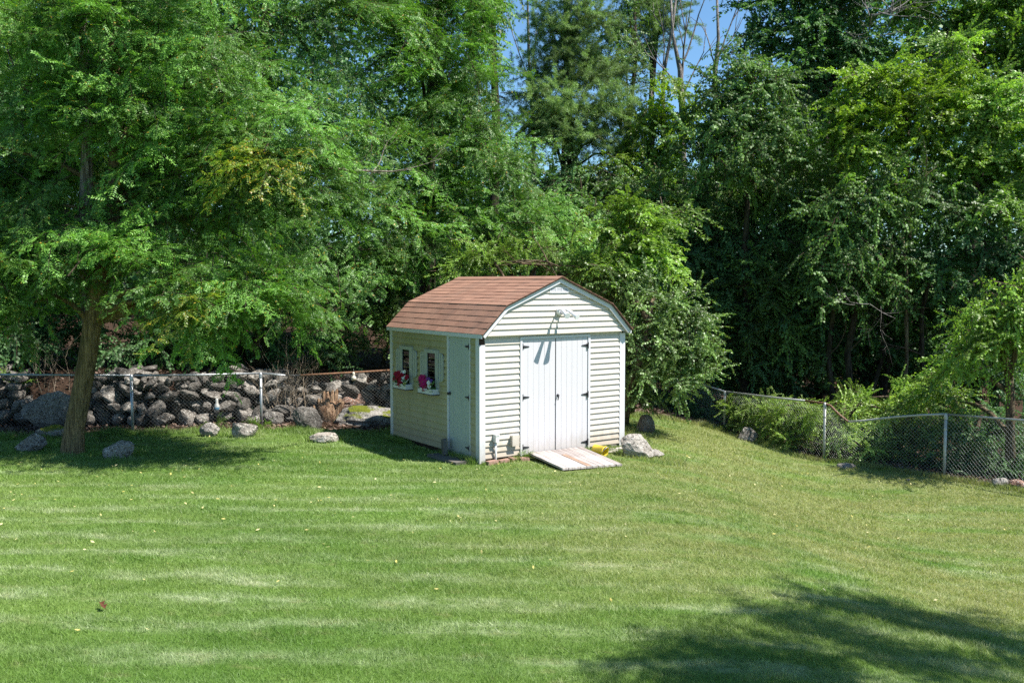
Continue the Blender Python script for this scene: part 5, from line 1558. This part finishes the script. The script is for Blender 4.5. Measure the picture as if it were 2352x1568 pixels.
for i, (px, py, Y, h, rr, lab) in enumerate([(1905, 885, 23, 4.2, .07, 'thin dark trunk in the shade right of the dense dark tree'), (1960, 885, 22.6, 4.4, .09, 'dark leaning trunk below the arching thicket'), (2010, 890, 23.4, 4.2, .06, 'slim dark trunk behind the bent rail'), (2085, 885, 22, 4.0, .05, 'slender trunk with a sunlit grey side above the sagging rail'), (2120, 890, 23, 4.2, .07, 'dark trunk just left of the small fence tree'), (1545, 880, 25, 5, .10, 'dark trunk in the gap right of the shed shrub')]):
    T = up_trunk(px, py, Y, h, 0.15 * (i % 3 - 1), seed=70 + i)
    root = empty('slim_trunk', T[0]); tag(root, lab, 'tree trunk')
    k = MB(); k.tube(T, [rr, rr * .95, rr * .9, rr * .8, rr * .75, rr * .7], 8, wob=0.12); k.build('trunk', M['bark_dark' if i != 3 else 'bark'], root, -T[0])
    bare(root, T[0], T[2], Vector((random.uniform(-1, 1), -0.2, 0.3)), 1.1, 0.022, 2, 'twig', random.Random(80 + i), spread=0.7)

# --- 6. shrubs near the shed and along the right fence
tree('shrub', 'big rounded small leaved shrub beside the right rear corner of the shed', [onground(1436, 985) + Vector((0, 0.6, -0.1)), at(1436, 950, 18.9), at(1445, 900, 18.8), at(1470, 830, 18.6), at(1490, 740, 18.6)], 0.13,
     [(1430, 690, 19.4, 70, 50), (1500, 690, 19.3, 70, 50), (1560, 730, 19.1, 70, 50), (1470, 770, 18.9, 80, 60), (1560, 800, 18.8, 80, 60), (1590, 765, 19.0, 45, 40), (1480, 850, 18.7, 70, 50), (1560, 860, 18.7, 70, 40), (1600, 830, 18.9, 50, 40), (1470, 900, 18.7, 45, 26), (1390, 650, 19.5, 60, 40)],
     'vine', 'small', 'bark', 'shrub', seed=57, dens=0.85, scale=0.55, back=0.45, droop=0.0)
tree('maple_tree', 'young bright maple rising behind the shed gable', up_trunk(1450, 800, 21, 4.6, 0.1, seed=20), 0.07,
     [(1440, 480, 20.4, 60, 40), (1420, 540, 20.2, 70, 40), (1490, 560, 20.2, 60, 40), (1500, 610, 20, 50, 40), (1430, 600, 20, 70, 40), (1520, 510, 20.6, 30, 40)], 'maple', 'light', 'bark_dark', seed=58, dens=1.0, scale=0.75)
tree('shrub', 'tangle of vines and fallen branches behind the shed ridge', up_trunk(1180, 800, 20.4, 3.6, 0.2, n=4, seed=21), 0.05,
     [(1090, 600, 20, 60, 36), (1160, 580, 20, 70, 30), (1250, 590, 20.2, 70, 40), (1330, 610, 20, 60, 45), (1050, 640, 20, 60, 40), (1380, 610, 19.8, 50, 40)], 'small', 'light', 'bark_dark', 'shrub', seed=59, dens=1.0, scale=0.7)
FT = [at(2320, 1075, 17.7), at(2321, 1000, 17.7), at(2320, 900, 17.7), at(2316, 850, 17.9), at(2300, 790, 17.9), at(2280, 730, 17.9)]
FT[0].z = gz(FT[0].x, FT[0].y) - 0.1
tree('maple_tree', 'small bright leaved tree leaning over the right end of the fence', FT, [.10, .085, .075, .08, .05, .03],
     [(2310, 710, 17.8, 70, 40), (2250, 745, 18.0, 70, 40), (2200, 800, 18.4, 50, 40), (2290, 790, 17.8, 70, 45), (2180, 860, 18.8, 36, 40), (2380, 740, 17.3, 60, 80), (2350, 660, 17.8, 40, 40), (2180, 915, 18.9, 30, 30)],
     'vine', 'light', 'bark', seed=61, dens=1.0, scale=0.68, stems=[([at(2318, 870, 17.7), at(2335, 800, 17.6), at(2345, 730, 17.5)], [.06, .05, .03], 'bark')])
for i, (lab, lbs, lf, kd) in enumerate([
    ('low vine shrub in shade at the far end of the right fence', [(1600, 935, 23.9, 50, 30), (1560, 920, 24.6, 50, 30)], 'dark', 'vine'),
    ('light green vine mound grown through the fence right of its first post', [(1690, 931, 22.35, 50, 34), (1750, 941, 21.55, 55, 36), (1720, 981, 21.95, 50, 30), (1790, 946, 21.15, 45, 36)], 'vine_pale', 'small'),
    ('light green vine mound at the fence left of the bent rail', [(1830, 951, 20.65, 50, 36), (1875, 951, 20.15, 36, 30), (1780, 1001, 21.15, 40, 30), (1860, 981, 20.55, 36, 36), (1820, 1006, 20.65, 50, 26)], 'vine_pale', 'small'),
    ('vine clump spilling over the sagging rail', [(1930, 996, 19.85, 40, 40), (1985, 1026, 19.55, 50, 36), (1960, 946, 20.35, 50, 25), (2040, 941, 19.65, 60, 26)], 'vine_pale', 'vine'),
    ('dark vine clump behind the sagging wire mesh', [(2060, 1010, 19.4, 50, 40), (2110, 1050, 19.1, 40, 36), (2010, 1060, 19.8, 40, 25), (2120, 985, 19.2, 40, 30)], 'vine', 'vine'),
    ('shady undergrowth behind the fence below the small bright tree', [(2210, 1040, 18.4, 50, 46), (2270, 1060, 18.1, 50, 40), (2340, 1060, 17.8, 50, 46), (2200, 980, 18.8, 40, 40), (2280, 980, 18.9, 60, 50)], 'dark', 'vine'),
    ('bright leaf sprays standing above the sagging rail', [(2100, 905, 20.2, 45, 34), (2060, 925, 20.4, 40, 20), (2140, 890, 20, 40, 36), (1965, 915, 21.0, 36, 26)], 'light', 'vine')]):
    px, py, Y = lbs[0][:3]
    tree('vine_shrub', lab, up_trunk(px, py, Y + 0.1, gz(at(px, py, Y).x, Y) + 0.6, 0.1, n=4, seed=90 + i), 0.03, lbs, kd, lf, 'twig', 'vine', seed=62 + i, dens=1.0, scale=0.46, back=0.6, droop=-0.1)

# fallen bare branches behind the ridge, bramble tangles and dry stalks
def tangle(name, label, cat, px, py, Y, n, ln, r0, m, seed, spread=0.8, d0=(0, 0, 1), dev=0.6, depth=2, zbase=None):
    r = random.Random(seed)
    c = at(px, py, Y)
    if zbase == 'ground': c.z = gz(c.x, c.y)
    root = empty(name, c); tag(root, label, cat)
    for i in range(n):
        d = Vector(d0) + Vector((r.gauss(0, dev), r.gauss(0, dev * 0.5), r.gauss(0, dev * 0.5)))
        p = c + Vector((r.uniform(-.35, .35), r.uniform(-.2, .2), r.uniform(-0.05, .05)))
        bare(root, c, p, d, ln * r.uniform(0.6, 1.2), r0 * r.uniform(0.7, 1.2), depth, m, r, name='stalk' if cat == 'weed' else 'branch', spread=spread)
tangle('fallen_branches', 'bare fallen branches lying in vines behind the shed ridge', 'branches', 1170, 600, 19.6, 4, 1.4, 0.03, 'bark', 200, d0=(0.9, 0, -0.1), dev=0.45)
tangle('dead_vine', 'brown dead vine tangle hanging from the tall maple at upper right', 'branches', 2030, 30, 24.5, 12, 1.0, 0.022, 'dead', 201, d0=(0, 0, 0.3), dev=1.0)
tangle('dead_branch', 'pale bare branch left of the yellow green maple', 'branches', 1850, 310, 24, 3, 1.0, 0.015, 'dead', 202, d0=(0.5, 0, 0.2))
tangle('dead_branch', 'bare forked branch above the yellow green maple', 'branches', 2090, 150, 24.5, 3, 0.9, 0.014, 'dead', 203, d0=(0.3, 0, 0.6))
tangle('dead_branch', 'pale dead branches in the dark thicket above the bent rail', 'branches', 1995, 700, 20.6, 4, 0.6, 0.010, 'dead', 204, d0=(0, 0, 0.2), dev=1.0)
tangle('dry_weed', 'tan dry weed stalks standing at the fence right of the second post', 'weed', 648, 955, 19.6, 16, 0.75, 0.009, 'straw', 205, d0=(0.05, 0, 1), dev=0.16, zbase='ground', spread=0.45)
tangle('dry_weed', 'tan dry weed plumes rising above the rail beside the second fence post', 'weed', 672, 935, 19.9, 14, 0.85, 0.008, 'straw', 206, d0=(0.05, 0, 1), dev=0.2, spread=0.4)
tangle('dry_weed', 'thin dry weed stalks behind the fence left of the leaning trunk', 'weed', 118, 900, 19.2, 6, 0.6, 0.007, 'straw', 207, d0=(-0.1, 0, 1), dev=0.2, spread=0.4)
tangle('dead_branch', 'bare curved locust branch in the leaves above the left lawn', 'branches', 720, 385, 15.9, 2, 1.2, 0.022, 'bark_pale', 208, d0=(1.0, 0, -0.25), dev=0.15, spread=0.4)

# small green weeds along the wall and by the ramp
def weed(px, py, w, label, lf, seed, kd='small'):
    p = onground(px, py)
    root = empty('weed_plant', p); tag(root, label, 'plant')
    r = random.Random(seed)
    ms = bmesh_for(kd, lf)
    for i in range(5):
        d = Vector((r.uniform(-1, 1), r.uniform(-0.8, 0.3), 0.9)).normalized(); Y = Vector((0, 0, 1)).cross(d).normalized(); Z = d.cross(Y)
        o = link('leaf_stem', r.choice(ms), root); s = w * r.uniform(0.7, 1.1)
        o.matrix_basis = Matrix((d, Y, Z)).transposed().to_4x4() @ Matrix.Scale(s, 4)
weed(1204, 1056, 0.13, 'small bright green weed between the ramp corner and the bricks', 'light', 1)
weed(600, 985, 0.2, 'low green weed at the foot of the second fence post', 'light', 2)
weed(560, 965, 0.22, 'green weed in leaf litter left of the second fence post', 'small', 3)
weed(820, 935, 0.2, 'small green weed between the stump and the mossy boulder', 'light', 4)
weed(495, 985, 0.2, 'blue green weed patch above the squat dark boulder', 'small', 5)
weed(235, 1012, 0.22, 'green weed right of the leaning trunk base', 'small', 6)
weed(60, 905, 0.35, 'bright broad leaved weed above the long boulder at far left', 'light', 7, 'vine')
weed(705, 958, 0.2, 'low green weed beside the leaning grey boulder', 'light', 8)

# --- 7. far wood behind everything: one mass of leaf sprays on the rising ground
def far_wood():
    n = 230000
    x = rng.uniform(-34, 36, n); y = rng.uniform(30, 46, n)
    # crown skyline, as height at each x (lower across the sky gap)
    px = 1176 + x / y * F
    tops = np.interp(px, [-900, 900, 1080, 1140, 1250, 1420, 1560, 1700, 1780, 1900, 2352, 3300], [17, 17, 10, 7, 6.5, 6.5, 6.5, 7.0, 10, 15, 17, 17]) 
    cell = np.sin(x * 1.1 + 2 * np.sin(y * 0.7)) * np.sin(y * 0.9 + x * 0.35) + 0.6 * np.sin(x * 2.7 + y)
    tops = tops + cell * 0.9
    z = tops * rng.uniform(0, 1, n) ** 1.05 * rng.uniform(0.93, 1, n)
    keep = rng.uniform(0, 1, n) < 0.55 + 0.45 * np.sin(z * 2.1 + x * 1.4) * np.sin(y * 1.3 - z)
    x, y, z = x[keep], y[keep], z[keep]; n = len(x)
    C = np.stack([x, y, z + 0.5], -1)
    A = unit(rng.normal(0, 1, (n, 3)) + np.array([0, -0.5, -0.35])); U = unit(np.array([0, -0.35, 1.0]) + rng.normal(0, 0.6, (n, 3)))
    sp = Spray()
    for dx in range(2):
        leaves_at(sp, C + rng.normal(0, 0.12, (n, 3)), unit(A + rng.normal(0, 0.5, (n, 3))), U, rng.uniform(0.16, 0.30, n), rng.uniform(0.12, 0.22, n))
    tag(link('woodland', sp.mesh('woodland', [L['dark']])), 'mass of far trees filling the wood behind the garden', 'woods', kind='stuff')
far_wood()

# --- 8. the tree beside the camera, out of the frame, that throws the shade on the near lawn
SHT = [Vector((8.6, 6.6, gz(8.6, 6.6) - 0.1)), Vector((8.5, 6.8, 2.2)), Vector((8.3, 7.0, 4.6)), Vector((8.0, 7.2, 6.2)), Vector((7.6, 7.4, 7.6))]
root = tree('locust_tree', 'locust tree beyond the right picture edge shading the near lawn', SHT, 0.18, [], 'locust', 'locust', 'bark_smooth', seed=90)
for c, rad in (((6.5, 7.00, 6.0), (0.54, 0.24, 0.26)), ((7.6, 7.60, 6.2), (0.58, 0.26, 0.26)), ((8.7, 7.25, 6.4), (0.58, 0.26, 0.26)), ((5.9, 5.45, 6.6), (0.50, 0.26, 0.26)), ((6.6, 5.75, 6.9), (0.58, 0.27, 0.26)), ((7.8, 6.15, 6.9), (0.58, 0.26, 0.26)), ((9.4, 6.45, 6.4), (0.58, 0.26, 0.26)), ((5.9, 4.75, 7.0), (0.50, 0.21, 0.26))):
    lobe(root, SHT[0], Vector(c), rad, 'locust', 'locust', 1.1, back=1.0, under=1.0, scale=0.7, droop=0.0)
print('boughs', n_boughs, 'objects', len(bpy.data.objects))
